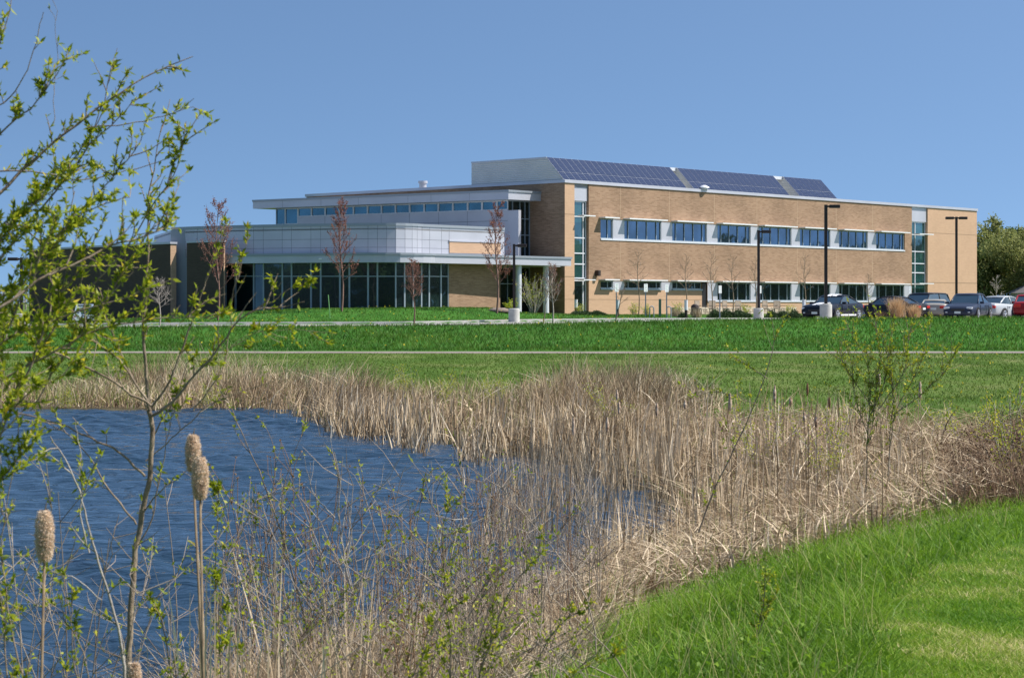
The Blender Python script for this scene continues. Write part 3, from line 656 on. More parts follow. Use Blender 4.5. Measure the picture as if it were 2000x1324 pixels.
sign(1302, 126, 555.5, 570.5, 7, 'parking sign standing between the two hoops of the bicycle racks')
sign(1406, 124, 558, 573, 6, 'parking sign rising from the low junipers')
sign(1484, 123.5, 558, 573, 5.5, 'parking sign beside the lamp post and its concrete base')
sign(1777, 125, 560, 576, 5.5, 'parking sign above the dark sport utility vehicle')

def bollard(px, D, yt, yb, label, mt='white'):
    x = (px-1000)/F*D; z0 = gz(x, D); zt = (YH-yt)/F*D
    r = root('bollard_light', (x, D, z0)); tag(r, label, 'bollard', 'bollard lights'); h = zt-z0
    m = MB(); m.cyl((x, D), .09, z0-.1, z0+h*.45, 14); m.build('post', M['bronze'], r)
    m = MB(); m.cyl((x, D), .11, z0+h*.45, zt-.05, 14); m.cyl((x, D), .12, zt-.05, zt, 14); m.build('light_cover', M['shade'], r)
bollard(1340, 125, 586, 619, 'white-topped bollard light right of the bicycle hoops')
bollard(1206.5, 127, 586, 616, 'bollard light behind the leftmost parking sign')
bollard(1125, 134, 585, 609, 'bollard light before the narrow glazed entrance door')
bollard(1570, 127, 585, 611, 'bollard light left of the striped car')
def hoop(px, D, label):
    x = (px-1000)/F*D; z0 = gz(x, D); w = .13; h = .75
    pts = [(x-w, D, z0-.1), (x-w, D, z0+h-.15)]+[(x-w*math.cos(t), D, z0+h-.15+.15*math.sin(t)) for t in np.linspace(.3, math.pi-.3, 6)]+[(x+w, D, z0+h-.15), (x+w, D, z0-.1)]
    m = MB(); m.tube(pts, .035, 8); o = m.build('bike_rack', M['steel'], None, origin=(x, D, z0)); o.location = (x, D, z0); tag(o, label, 'bike rack', 'hoop bicycle racks')
hoop(1273, 124.5, 'steel hoop bicycle rack beside the green post'); hoop(1306.5, 124, 'steel hoop bicycle rack beside a parking sign')
x, D = (1289-1000)/F*127, 127; m = MB(); m.box(x-.08, x+.08, D-.05, D+.05, gz(x, D)-.1, (YH-584)/F*D); o = m.build('green_post', mat('green_post', (.12,.2,.14), .6), None); tag(o, 'short grey-green post between the bicycle hoops', 'post')
# trash bin
x, D = (1357-1000)/F*137.5, 137.5; z = gz(x, D); r = root('trash_bin', (x, D, z)); tag(r, 'dark round-topped litter bin behind the stone wall', 'bin')
m = MB(); m.cyl((x, D), .26, z-.1, z+.5, 20); m.build('bin_body', M['black'], r); m = MB(); m.cyl((x, D), .28, z+.505, z+.66, 20, .24); m.cyl((x, D), .24, z+.66, z+.76, 20, .1); m.build('bin_lid', M['bronze'], r)
# low stone wall
M['stone'] = noisy('rubble_stone', [(.3,(.25,.19,.13)),(.48,(.48,.40,.30)),(.7,(.62,.55,.45))], 5, .95, .6)
def stonewall():
    W0 = 4.2; x0, x1 = FR.S(1318, W0), FR.S(1556, W0); m = MB(); z = -.82; rr = random.Random(3)
    for row in range(4):
        xx = x0 + rr.random()*.2
        while xx < x1:
            w = .25+rr.random()*.35; d = rr.random()*.05; FR.box(m, xx+.008, max(min(xx+w, x1)-.008, xx+.03), W0-.4, W0+d, z+row*.17+.006, z+row*.17+.164+rr.random()*(.03 if row == 3 else 0)); xx += w
    q = FR.at(x0, W0, z); o = m.build('stone_wall', M['stone'], None, bevel=.02, origin=q); o.location = q; tag(o, 'low rubble stone wall along the patio in front of the windows', 'wall')
stonewall()
M['wood'] = noisy('weathered_wood', [(.3,(.28,.22,.17)),(.7,(.42,.35,.28))], 6, .9)
def chair(px, D, rz, label):
    r = empty('patio_chair', ((px-1000)/F*D, D, -.62), rz); tag(r, label, 'chair', 'patio chairs behind the stone wall')
    m = MB(); m.box(-.3,.3,-.28,.28,.38,.43); m.build('seat', M['wood'], r)
    m = MB(); [m.box(-.3+i*.125, -.2+i*.125, .26, .30, .44, .98) for i in range(5)]; m.build('backrest', M['wood'], r)
    for a in (-.27, .22):
        for b in (-.27, .22): m = MB(); m.box(a, a+.05, b, b+.05, 0, .375); m.build('leg', M['wood'], r)
    for a in (-.36, .305): m = MB(); m.box(a, a+.06, -.3, .3, .6, .64); m.build('armrest', M['wood'], r)
for i, (p, d, z, lb) in enumerate([(1368,138,.9,'weathered wooden patio chair right of the litter bin'),(1396,139,.6,'weathered wooden patio chair left of the juniper sign post'),(1422,140,.9,'weathered wooden patio chair under the second full-height window bay'),
        (1447,141,.7,'weathered wooden patio chair between the patio tables'),(1500,143,.8,'weathered wooden patio chair right of the lamp base'),(1522,144,.5,'weathered wooden patio chair left of the striped car')]): chair(p, d, z, lb)

# ------------------------------------------------------------------ information board by the far wall
x0, D = (145-1000)/F*137, 137
r = root('notice_board', (x0, D, -1.1)); tag(r, 'white leaning information board with a picture at the foot of the shaded brick wall', 'sign')
def bq(px, py, o=0): return ((px-1000)/F*(D-o), D-o, (YH-py)/F*(D-o))
lean = lambda px, py, o=0: ((px-1000)/F*D, D-.3*((py-594)/31)-o, (YH-py)/F*D)
m = MB(); m.hexa([lean(143,626,0), lean(186,626,0), lean(186,626,-.05), lean(143,626,-.05), lean(149,594,0), lean(182.5,594,0), lean(182.5,594,-.05), lean(149,594,-.05)]); bo = m.build('board', mat('board_white', (.6,.68,.8), .5), r); sub(bo, r)
def rect(x0, y0, x1, y1, mt, nm): 
    m = MB(); m.hexa([lean(x0,y1,.012), lean(x1,y1,.012), lean(x1,y1,.002), lean(x0,y1,.002), lean(x0,y0,.012), lean(x1,y0,.012), lean(x1,y0,.002), lean(x0,y0,.002)]); m.build(nm, mt, bo)
pic = noisy('picture', [(.3,(.01,.03,.04)),(.6,(.03,.10,.09)),(.8,(.15,.25,.3))], 3, .6); dk = mat('ink', (.05,.07,.12), .7); rd = mat('red_ink', (.3,.03,.05), .7)
rect(160, 600.5, 181, 613, pic, 'picture'); rect(152, 595.5, 179, 598, dk, 'heading'); rect(150.5, 603, 156.5, 606, dk, 'emblem'); rect(149, 609.5, 150.5, 612, dk, 'marking'); rect(152, 610, 156, 611.5, dk, 'marking'); rect(147, 616.5, 149.5, 619.5, rd, 'marking'); rect(161, 616, 168, 617.5, dk, 'marking'); rect(161, 620, 164, 621.5, dk, 'marking')
m = MB(); m.box((188-1000)/F*D, (189.5-1000)/F*D, D+.3, D+.35, -1.4, (YH-596)/F*D); m.build('support', M['bronze'], r)
m = MB(); x = (645-1000)/F*113; m.box(x-.02, x+.02, 118, 118.04, gz(x*118/113, 118)-.3, (YH-576)/F*118); x *= 118/113
o = MB(); o.tube([(x, 118, gz(x, 118)-.1), (x-.12, 118, (YH-576)/F*118)], .03, 6); o = o.build('green_stake', mat('green_stake', (.15,.35,.12), .6), None); tag(o, 'thin green marker stake standing in the lawn by the kerb', 'stake')

# ------------------------------------------------------------------ cars
M['tyre'] = mat('tyre', (.012,.012,.013), .85); M['rim'] = mat('alloy_rim', (.55,.56,.58), .3, .8)
M['carglass'] = glassmat('car_glass', (.01,.02,.025), (.45,.6,.68), .22); M['headlight'] = mat('headlight', (.7,.72,.75), .12, .3)
M['tail'] = mat('tail_light', (.45,.02,.015), .2); M['plate'] = mat('number_plate', (.62,.68,.66), .5); M['trim'] = mat('black_trim', (.015,.015,.016), .5)
M['amber'] = mat('amber_lens', (.7,.25,.03), .2)
def paint(name, col, metal=.0):
    m = mat(name, col, .45, metal, .2); b = m.node_tree.nodes['Principled BSDF']; b.inputs['Coat Weight'].default_value = .28; b.inputs['Coat Roughness'].default_value = .04; return m
def car(name, label, pm, px, D, head, L_=4.8, W_=1.86, H_=1.44, style='sedan', stripes=False, z=None, cat='car', wheel='alloy'):
    x = (px-1000)/F*D; z0 = gz(x, D)+.015 if z is None else z
    r = empty(name, (x, D, z0), math.atan2(head[1], head[0])); tag(r, label, cat, 'cars parked in front of the building')
    h = W_/2; hl = L_/2
    # stations: x, half width factor, bottom z, belt/hood z
    if style == 'suv':   S = [(-hl,.84,.42,1.0),(-hl+.08,.93,.32,1.06),(-hl*.7,.99,.27,1.10),(-hl*.3,1,.25,1.08),(hl*.1,1,.25,1.07),(hl*.42,1,.26,1.06),(hl*.68,.98,.28,1.03),(hl-.15,.93,.32,.95),(hl-.03,.86,.36,.82),(hl,.78,.42,.70)]; gh = dict(ws=hl*.42, rf=hl*.14, rr=-hl*.86, rb=-hl+.10)
    elif style == 'coupe': S = [(-hl,.80,.42,.86),(-hl+.08,.90,.32,.97),(-hl*.72,.99,.26,.99),(-hl*.35,1.0,.22,.96),(hl*.05,.98,.2,.93),(hl*.35,.99,.22,.95),(hl*.68,.99,.24,.90),(hl-.22,.94,.25,.84),(hl-.05,.88,.26,.74),(hl,.80,.32,.62)]; gh = dict(ws=hl*.36, rf=hl*.04, rr=-hl*.28, rb=-hl*.76)
    else: S = [(-hl,.80,.42,.86),(-hl+.08,.90,.32,.99),(-hl*.75,.98,.26,1.0),(-hl*.35,1.0,.22,.97),(hl*.05,1.0,.2,.94),(hl*.36,1.0,.22,.93),(hl*.68,.98,.24,.87),(hl-.25,.94,.25,.78),(hl-.06,.87,.26,.68),(hl,.78,.32,.58)]; gh = dict(ws=hl*.42, rf=hl*.10, rr=-hl*.36, rb=-hl*.74)
    V = []; 
    for (xx, wf, zb, zt) in S:
        w = h*wf; mid = zb+(zt-zb)*.5
        half = [(0,zb),(w*.82,zb),(w*.95,zb+.05),(w*.985,zb+(zt-zb)*.3),(w,mid),(w*.985,zt-(zt-zb)*.22),(w*.94,zt-.05),(w*.86,zt),(w*.5,zt+.03),(0,zt+.04)]
        V.append([(xx, y, zz) for y, zz in half]+[(xx, -y, zz) for y, zz in half[-2:0:-1]])
    m = MB(); n = len(V[0]); m.v = [p for ring in V for p in ring]
    for i in range(len(V)-1):
        for j in range(n): k = (j+1) % n; m.f.append((i*n+j, i*n+k, (i+1)*n+k, (i+1)*n+j))
    m.f.append(tuple(range(n-1, -1, -1))); m.f.append(tuple((len(V)-1)*n+j for j in range(n)))
    body = m.build('body', pm, r, smooth=True, origin=(0, 0, 0)); sd_ = body.modifiers.new('sub', 'SUBSURF'); sd_.levels = 2; sd_.render_levels = 2
    # greenhouse
    zb_ = .90 if style != 'suv' else 1.04; zr = H_
    prof = [(gh['ws'], zb_, .84), (gh['rf']+.05, zr-.06, .70), (gh['rf']-.15, zr-.01, .69), ((gh['rf']+gh['rr'])/2, zr, .69), (gh['rr']+.1, zr-.02, .68), (gh['rr']-.05, zr-.07, .68), (gh['rb'], zb_+.04, .80)]
    m = MB(); ng = len(prof)
    for sg in (1, -1):
        for (xx, zz, wf) in prof: m.v.append((xx, sg*h*wf, zz))
    for i in range(ng-1): m.f.append((i, i+1, ng+i+1, ng+i))
    # sides fan down to belt
    for sg, o in ((1, 0), (-1, ng)):
        b0 = len(m.v); [m.v.append((xx, sg*h*.885, zb_-.02)) for (xx, zz, wf) in prof]
        for i in range(ng-1): m.f.append((o+i, b0+i, b0+i+1, o+i+1) if sg > 0 else (o+i+1, b0+i+1, b0+i, o+i))
    m.build('windows', M['carglass'], r, origin=(0, 0, 0))
    # roof skin
    rf, rr = gh['rf'], gh['rr']; m = MB(); pts = [(rf+.12, zr-.085), (rf-.15, zr+.005), ((rf+rr)/2, zr+.022), (rr+.1, zr), (rr-.12, zr-.075)]; nr = len(pts); cols = (-.73, -.66, 0, .66, .73)
    for (xx, zz) in pts:
        for c_ in cols: m.v.append((xx, c_*h, zz-(.045 if abs(c_) == .73 else 0)+(.012 if c_ == 0 else 0)))
    for i in range(nr-1):
        for j in range(4): m.f.append((i*5+j, i*5+j+1, (i+1)*5+j+1, (i+1)*5+j))
    roof = m.build('roof', pm, r, smooth=True, origin=(0, 0, 0)); so_ = roof.modifiers.new('s', 'SOLIDIFY'); so_.thickness = .03
    for sg in (1, -1):
        m = MB(); m.tube([(gh['ws']+.05, sg*h*.86, zb_-.02), (rf+.08, sg*h*.72, zr-.08)], .035, 6); m.tube([(rr-.08, sg*h*.70, zr-.08), (gh['rb']-.05, sg*h*.82, zb_+.0)], .05, 6)
        bx = (rf+rr)/2-.05; m.tube([(bx+.05, sg*h*.89, zb_-.03), (bx, sg*h*.715, zr-.04)], .032, 6)
        m.tube([(rf+.05, sg*h*.715, zr-.07), ((rf+rr)/2, sg*h*.71, zr-.02), (rr-.05, sg*h*.70, zr-.07)], .03, 6); m.build('pillars', pm, r, smooth=True, origin=(0, 0, 0))
        m = MB(); m.box(gh['ws']-.25, gh['ws']-.12, min(sg*h*.93, sg*(h+.16)), max(sg*h*.93, sg*(h+.16)), zb_+.0, zb_+.13); m.build('mirror', pm, r, bevel=.03, origin=(0, 0, 0))
        # door seams, handle, sill
        m = MB(); y0, y1 = sorted((sg*h*.985, sg*(h*1.002+.002)))
        for xx in ([gh['ws']-.1, (rf+rr)/2-.1] + ([rr-.15] if style != 'coupe' else [])): m.box(xx, xx+.012, y0, y1, .3, zb_-.06)
        m.build('door_seam', M['trim'], r, origin=(0, 0, 0))
        m = MB(); 
        for xx in ([(rf+rr)/2+.05] + ([rr] if style != 'coupe' else [])): m.box(xx, xx+.16, *sorted((sg*h*.97, sg*(h+.025))), .76, .79)
        m.build('door_handle', M['trim'], r, origin=(0, 0, 0))
        if stripes: m = MB(); m.box(-hl*.42, hl*.42, *sorted((sg*h*.99, sg*(h+.012))), .26, .35); m.build('side_stripe', M['white_paint'], r, origin=(0, 0, 0))
        m = MB(); m.box(hl-.26, hl-.03, *sorted((sg*h*.50, sg*h*.86)), .60, .72); m.build('headlight', M['headlight'], r, bevel=.04, origin=(0, 0, 0))
        m = MB(); m.box(hl-.10, hl-.0, *sorted((sg*h*.6, sg*h*.74)), .40, .46); m.build('fog_light', M['headlight'], r, bevel=.02, origin=(0, 0, 0))
        m = MB(); m.box(-hl-.012, -hl+.16, *sorted((sg*h*.42, sg*h*.86)), .70 if style != 'suv' else .8, .86 if style != 'suv' else 1.0); m.build('tail_light', M['tail'], r, bevel=.03, origin=(0, 0, 0))
    m = MB(); m.box(hl-.05, hl+.012, -h*.42, h*.42, .50, .62); m.build('grille', M['trim'], r, bevel=.02, origin=(0, 0, 0))
    m = MB(); m.box(hl+.0, hl+.025, -.17, .17, .36, .48); m.build('number_plate', M['plate'], r, origin=(0, 0, 0))
    m = MB(); m.box(-hl-.02, -hl+.02, -.17, .17, .62, .75); m.build('number_plate', M['plate'], r, origin=(0, 0, 0))
    wr = .335 if style != 'suv' else .38
    for xx in (-hl*.58, hl*.60):
        for sg in (1, -1):
            a, b = sg*(h-.2), sg*(h-.005)
            m = MB(); m.tube([(xx, sg*h*.6, wr+.0), (xx, sg*(h+.004), wr)], wr+.06, 28); m.build('wheel_arch', M['trim'], r, origin=(0, 0, 0))
            m = MB(); m.tube([(xx, a, wr), (xx, sg*(h-.03), wr), (xx, sg*(h+.014), wr)], [wr, wr, wr-.03], 28); t_ = m.build('wheel', M['tyre'], r, origin=(0, 0, 0))
            m = MB(); y = sg*(h+.016)
            for k in range(5):
                an = 2*math.pi*k/5+.3; ca, sa = math.cos(an), math.sin(an); rr_ = wr*.64
                m.tube([(xx, y, wr), (xx+rr_*ca, y, wr+rr_*sa)], [.05, .035], 6)
            rg = [(xx+wr*.64*math.cos(2*math.pi*k/20), y, wr+wr*.64*math.sin(2*math.pi*k/20)) for k in range(21)]; m.tube(rg, .022, 6)
            m.build('rim', M['rim'], t_, origin=(0, 0, 0))
    if stripes:
        for sg in (1, -1):
            y0, y1 = sorted((sg*.05, sg*.27)); m = MB(); X = [hl-.08, hl-.28, hl*.68, hl*.5, hl*.36+.02]; Zz = [.775, .872, .945, .985, .995]
            for i in range(4): m.quad((X[i],y0,Zz[i]), (X[i],y1,Zz[i]), (X[i+1],y1,Zz[i+1]), (X[i+1],y0,Zz[i+1]))
            for i in range(len(pts)-1): m.quad((pts[i][0],y0,pts[i][1]+.045), (pts[i][0],y1,pts[i][1]+.045), (pts[i+1][0],y1,pts[i+1][1]+.045), (pts[i+1][0],y0,pts[i+1][1]+.045))
            o = m.build('white_stripe', M['white_paint'], r, origin=(0, 0, 0)); q = o.modifiers.new('s', 'SOLIDIFY'); q.thickness = .05
    return r
M['white_paint'] = mat('white_paint', (.78,.78,.80), .35)
navy = paint('navy_paint', (.002,.004,.012)); blk = paint('black_paint', (.006,.007,.012)); slate = paint('slate_paint', (.022,.03,.055)); silv = paint('silver_paint', (.42,.44,.46), .3); redp = paint('red_paint', (.22,.008,.012)); beige = paint('beige_paint', (.30,.28,.25), .1); greyp = paint('grey_paint', (.05,.055,.065))
HV = (-.52, -.85)
car('striped_car', 'black coupe with two white stripes over its bonnet and roof', navy, 1627, 111, (-.56, -.83), 4.78, 1.88, 1.40, 'coupe', True)
car('parked_car', 'dark sedan half hidden by the dry ornamental grass, right of the striped coupe', blk, 1737, 120, (-.78, .62), 4.6, 1.8, 1.42)
car('parked_suv', 'black sport utility vehicle behind the dry ornamental grass', blk, 1802, 124, (-.62, -.78), 4.7, 1.85, 1.68, 'suv', cat='suv')
car('parked_car', 'pale beige car showing its boot between the black vehicle and dark blue sedan', beige, 1826, 121.5, (.25, .97), 4.5, 1.75, 1.24)
car('parked_car', 'dark blue-grey sedan with large headlights, nearest of the cars on the right', slate, 1891, 112, (-.44, -.90), 5.05, 1.85, 1.47)
car('parked_car', 'silver sedan parked between the dark blue sedan and the red car', silv, 1957, 120, (.66, .75), 4.7, 1.8, 1.42)
car('parked_car', 'red car showing its rear at the right edge', redp, 2012, 112, (.30, .95), 4.6, 1.8, 1.40)

# ------------------------------------------------------------------ vegetation helpers
def tubes(chains, sides=4):
    """chains: list of (pts (n,3), radii (n)) -> V, Q"""
    Vs, Qs = [], []; o = 0; an = np.arange(sides)*2*math.pi/sides; ca, sa = np.cos(an), np.sin(an)
    for pts, rad in chains:
        pts = np.asarray(pts, float); rad = np.asarray(rad, float); n = len(pts)
        d = np.gradient(pts, axis=0); d /= (np.linalg.norm(d, axis=1, keepdims=True)+1e-9)
        ref = np.array([1., 0, 0]) if abs(d[0, 2]) > .8 else np.array([0, 0, 1.])
        a = np.cross(d, ref); a /= (np.linalg.norm(a, axis=1, keepdims=True)+1e-9); b = np.cross(d, a)
        v = pts[:, None, :]+rad[:, None, None]*(ca[None, :, None]*a[:, None, :]+sa[None, :, None]*b[:, None, :])
        Vs.append(v.reshape(-1, 3)); i = o+np.arange(n*sides).reshape(n, sides); j = np.roll(i, -1, 1)
        Qs.append(np.stack([i[:-1], j[:-1], j[1:], i[1:]], -1).reshape(-1, 4)); o += n*sides
    return np.concatenate(Vs), np.concatenate(Qs)
def unit(v): v = np.asarray(v, float); return v/(np.linalg.norm(v, axis=-1, keepdims=True)+1e-9)
def leaves(cen, dirv, ln, wd, rnd, g=rng):
    """rhombic leaves starting at cen"""
    n = len(cen); d = unit(dirv); r = unit(g.normal(size=(n, 3))); s_ = unit(np.cross(d, r)); nn = np.cross(d, s_)
    ln = np.broadcast_to(ln, n)[:, None]; wd = np.broadcast_to(wd, n)[:, None]
    a = cen; t = cen+d*ln-nn*ln*.12; l = cen+d*ln*.45+s_*wd*.5+nn*wd*.15; q = cen+d*ln*.45-s_*wd*.5+nn*wd*.15
    V = np.stack([a, l, t, q], 1).reshape(-1, 3); Q = np.arange(n*4).reshape(n, 4); return V, Q, np.repeat(rnd, 4)
def blades(base, h, w, lean, bend=.3, segs=3, rnd=None, g=rng, face=None):
    n = len(base); h = np.broadcast_to(h, n).astype(float); w = np.broadcast_to(w, n).astype(float)
    th = g.uniform(0, math.pi, n) if face is None else face; side = np.stack([np.cos(th), np.sin(th), np.zeros(n)], 1)
    ld = np.asarray(lean, float); bn = bend*g.uniform(.2, 1.6, n); bdir = g.normal(size=(n, 2)); bdir /= np.linalg.norm(bdir, axis=1, keepdims=True)
    T = np.linspace(0, 1, segs+1); out = np.empty((n, segs+1, 2, 3))
    for k, t in enumerate(T):
        xy = ld*h[:, None]*t+bdir*(bn*h*t*t)[:, None]; z = h*t*(1-.25*bn*t)
        c = base+np.concatenate([xy, z[:, None]], 1); ww = (w*(1-.85*t**1.5)*.5)[:, None]
        out[:, k, 0] = c-side*ww; out[:, k, 1] = c+side*ww
    V = out.reshape(-1, 3); i = np.arange(n*(segs+1)*2).reshape(n, segs+1, 2)
    Q = np.stack([i[:, :-1, 0], i[:, :-1, 1], i[:, 1:, 1], i[:, 1:, 0]], -1).reshape(-1, 4)
    rnd = g.uniform(size=n) if rnd is None else rnd
    return V, Q, np.repeat(rnd, (segs+1)*2)
def join(parts_):
    Vs, Qs, As = [], [], []; o = 0
    for V, Q, A in parts_: Vs.append(V); Qs.append(Q+o); As.append(A); o += len(V)
    return np.concatenate(Vs), np.concatenate(Qs), np.concatenate(As)
def vnoise(x, y, sc, seed=0):       # cheap smooth value noise 0..1
    x = np.asarray(x)*sc+seed*17.3; y = np.asarray(y)*sc+seed*9.1; xi, yi = np.floor(x).astype(int), np.floor(y).astype(int); fx, fy = ss(x-xi), ss(y-yi)
    def hsh(a, b): v = np.sin(a*127.1+b*311.7+seed*13.7)*43758.5453; return v-np.floor(v)
    return (hsh(xi, yi)*(1-fx)+hsh(xi+1, yi)*fx)*(1-fy)+(hsh(xi, yi+1)*(1-fx)+hsh(xi+1, yi+1)*fx)*fy
def inpoly(px, py, P):
    ins = np.zeros(px.shape, bool); n = len(P)
    for i in range(n):
        a, b = P[i], P[(i+1) % n]; ins ^= ((a[1] > py) != (b[1] > py)) & (px < (b[0]-a[0])*(py-a[1])/(b[1]-a[1]+1e-12)+a[0])
    return ins
def scatter_poly(P, n, g=rng, Dmin=7.):
    """ground points under the area that polygon P covers in the photograph, n of them"""
    P = np.array(P, float); lo, hi = P.min(0), P.max(0); px = g.uniform(lo[0], hi[0], n*3); py = g.uniform(lo[1], hi[1], n*3)
    k = inpoly(px, py, P); px, py = px[k][:n], py[k][:n]; x, D, z = cast(px, py, Dmin); ok = ~np.isnan(D); D = D[ok]; x = x[ok]
    j = D*g.uniform(-.004, .004, len(D)); D = D+j; return np.stack([x, D, ground(x, D)], 1)
def jit(b, s_): b = b.copy(); b[:, 0] += gr.normal(size=len(b))*s_; b[:, 1] += gr.normal(size=len(b))*s_*1.5; b[:, 2] = ground(b[:, 0], b[:, 1]); return b
def stuff(name, parts_, mt, label, cat):
    V, Q, A = join(parts_); o = link(name, np_mesh(name, V, Q, dict(rnd=A)), mt); tag(o, label, cat, kind='stuff'); return o

M['reed'] = leafmat('dry_reed', [(0,(.09,.055,.03)),(.3,(.24,.165,.095)),(.6,(.46,.35,.22)),(.9,(.70,.57,.40)),(1,(.84,.73,.57))], .12, .8)
M['reed_brown'] = leafmat('brown_stalk', [(0,(.11,.065,.04)),(.5,(.25,.15,.09)),(1,(.42,.29,.18))], .1, .8)
M['straw'] = leafmat('straw', [(0,(.16,.11,.06)),(.3,(.33,.24,.15)),(.7,(.50,.39,.26)),(1,(.68,.57,.42))], .15, .8)
M['seed'] = leafmat('seed_head', [(0,(.06,.035,.02)),(1,(.14,.085,.05))], .0, .9)
M['tan_grass'] = leafmat('tan_grass', [(0,(.35,.21,.10)),(.5,(.60,.40,.21)),(1,(.80,.60,.38))], .3, .8)
M['g_mid'] = leafmat('mid_grass', [(0,(.06,.12,.012)),(.5,(.105,.17,.022)),(1,(.22,.25,.08))], .4, .6)
M['g_tall'] = leafmat('tall_grass', [(0,(.06,.14,.008)),(.5,(.14,.27,.015)),(.85,(.25,.38,.03)),(1,(.48,.45,.17))], .45, .55)
M['g_mow'] = leafmat('mown_grass', [(0,(.08,.20,.008)),(.42,(.17,.31,.014)),(.7,(.32,.38,.06)),(1,(.75,.64,.34))], .45, .6)
M['g_lush'] = leafmat('lush_grass', [(0,(.026,.08,.007)),(.5,(.060,.145,.013)),(1,(.13,.23,.03))], .4, .6)
M['leaf'] = leafmat('willow_leaf', [(0,(.15,.21,.012)),(.45,(.31,.38,.02)),(.8,(.50,.50,.03)),(1,(.66,.52,.05))], .5, .45)
M['leaf_y'] = leafmat('young_leaf', [(0,(.22,.32,.02)),(.6,(.42,.47,.03)),(1,(.62,.52,.05))], .45, .5)
M['bud_red'] = leafmat('red_bud', [(0,(.16,.05,.04)),(.6,(.28,.11,.08)),(1,(.36,.18,.10))], .3, .6)
M['juniper'] = leafmat('juniper', [(0,(.02,.045,.015)),(.6,(.045,.085,.03)),(1,(.09,.13,.045))], .2, .7)
M['crown_a'] = leafmat('crown_green', [(0,(.05,.085,.02)),(.5,(.10,.16,.04)),(1,(.19,.24,.07))], .35, .7)
M['crown_b'] = leafmat('crown_olive', [(0,(.12,.14,.04)),(.5,(.24,.26,.08)),(1,(.36,.37,.13))], .4, .7)
M['fluff'] = noisy('cattail_fluff', [(.32,(.26,.15,.09)),(.5,(.58,.42,.30)),(.7,(.72,.60,.47))], 28, .95, .8, bscale=180)

# ------------------------------------------------------------------ reeds, straw, grass
gr = np.random.default_rng(5)
def lean_(n, mx, my, s_): return gr.normal(size=(n, 2))*s_+np.array([mx, my])
# far bank
P1 = [(-60,762),(150,752),(350,744),(600,748),(720,770),(860,775),(1000,765),(1100,752),(1300,748),(1420,790),(1250,880),(1150,905),(1030,890),(930,882),(850,858),(700,848),(640,836),(560,806),(400,801),(200,799),(-60,795)]
b = scatter_poly(P1, 20000, gr, 30); px = 1000+F*b[:, 0]/b[:, 1]; cl = vnoise(b[:, 0], b[:, 1], .45, 2)
hm = np.interp(px, [0, 120, 330, 520, 680, 760, 880, 1010, 1100, 1250, 1330, 1400], [.55, .6, .95, 1.0, 1.05, .7, .6, .68, 1.1, 1.15, .8, .7])
h = hm*(.35+.95*cl)*gr.uniform(.4, 1.2, len(b)); lx = np.where((px > 560) & (px < 720), .35, .12)
far_fine = blades(b, h, gr.uniform(.010, .020, len(b)), np.stack([lx, 0*lx], 1)+gr.normal(size=(len(b), 2))*.22, .35, 3, np.clip(.1+.7*vnoise(b[:, 0], b[:, 1], .7, 5)+gr.normal(size=len(b))*.22, 0, 1), gr)
P2 = [(590,815),(640,800),(760,800),(900,810),(1050,830),(1200,850),(1330,880),(1330,960),(1200,955),(1060,905),(930,905),(930,880),(780,875),(660,850)]
b = scatter_poly(P2, 1500, gr, 30)
cl = vnoise(b[:, 0], b[:, 1], .8, 3); b = b[cl > .32]; b[:, 2] = np.maximum(b[:, 2], ZW-.05)
far_stalk = blades(b, gr.uniform(.35, 1.0, len(b)), gr.uniform(.03, .055, len(b)), lean_(len(b), .03, 0, .10), .06, 2, gr.uniform(.35, 1, len(b)), gr)
b2 = b[::3]; far_fallen = blades(b2+[0, 0, .08], gr.uniform(.25, .6, len(b2)), .035, lean_(len(b2), .2, -.2, .9), .05, 2, gr.uniform(.5, 1, len(b2)), gr); far_fallen[0][:, 2] = ZW+.02+(far_fallen[0][:, 2]-ZW)*.35
cls = []
for cx, cy, w_, n_, hh_ in [(612,826,26,60,.55),(655,846,22,80,.7),(690,848,30,120,.8),(735,852,40,130,.75),(790,872,34,110,.7),(822,882,20,70,.5),(860,862,30,90,.9),(915,896,22,90,.8),(945,902,20,70,.6),(985,886,30,90,.9),(1040,880,50,150,.7),(1100,900,50,150,.8),(1160,920,40,120,.9),(1210,950,30,100,.9),(560,812,30,40,.4),(905,940,12,20,.3),(930,1068,24,24,.25)]:
    px_ = gr.normal(cx, w_*.5, n_); py_ = gr.normal(cy, 5, n_); D_ = -ZW*F/(py_-YH); cls.append(blades(np.stack([(px_-1000)/F*D_, D_, np.full(n_, ZW-.05)], 1), hh_*gr.uniform(.25, 1.2, n_), gr.uniform(.012, .04, n_)*np.interp(cy, [830, 950], [1, .7]), lean_(n_, .02, 0, .2), .1, 2, gr.uniform(.1, 1, n_), gr))
b7 = scatter_poly(P1, 3200, gr, 30); n7 = len(b7); hm7 = np.interp(1000+F*b7[:, 0]/b7[:, 1], [0, 400, 680, 880, 1100, 1400], [.5, .8, .9, .6, .9, .7])
far_broad = blades(b7, hm7*gr.uniform(.3, 1.0, n7), gr.uniform(.025, .05, n7), lean_(n7, .15, 0, .35), 1.2, 4, gr.uniform(.1, 1, n7), gr)
stuff('far_bank_reeds', [far_broad, far_fine, far_stalk, far_fallen]+cls, M['reed'], 'dry beige reeds and grasses along the far bank of the pond', 'reeds')
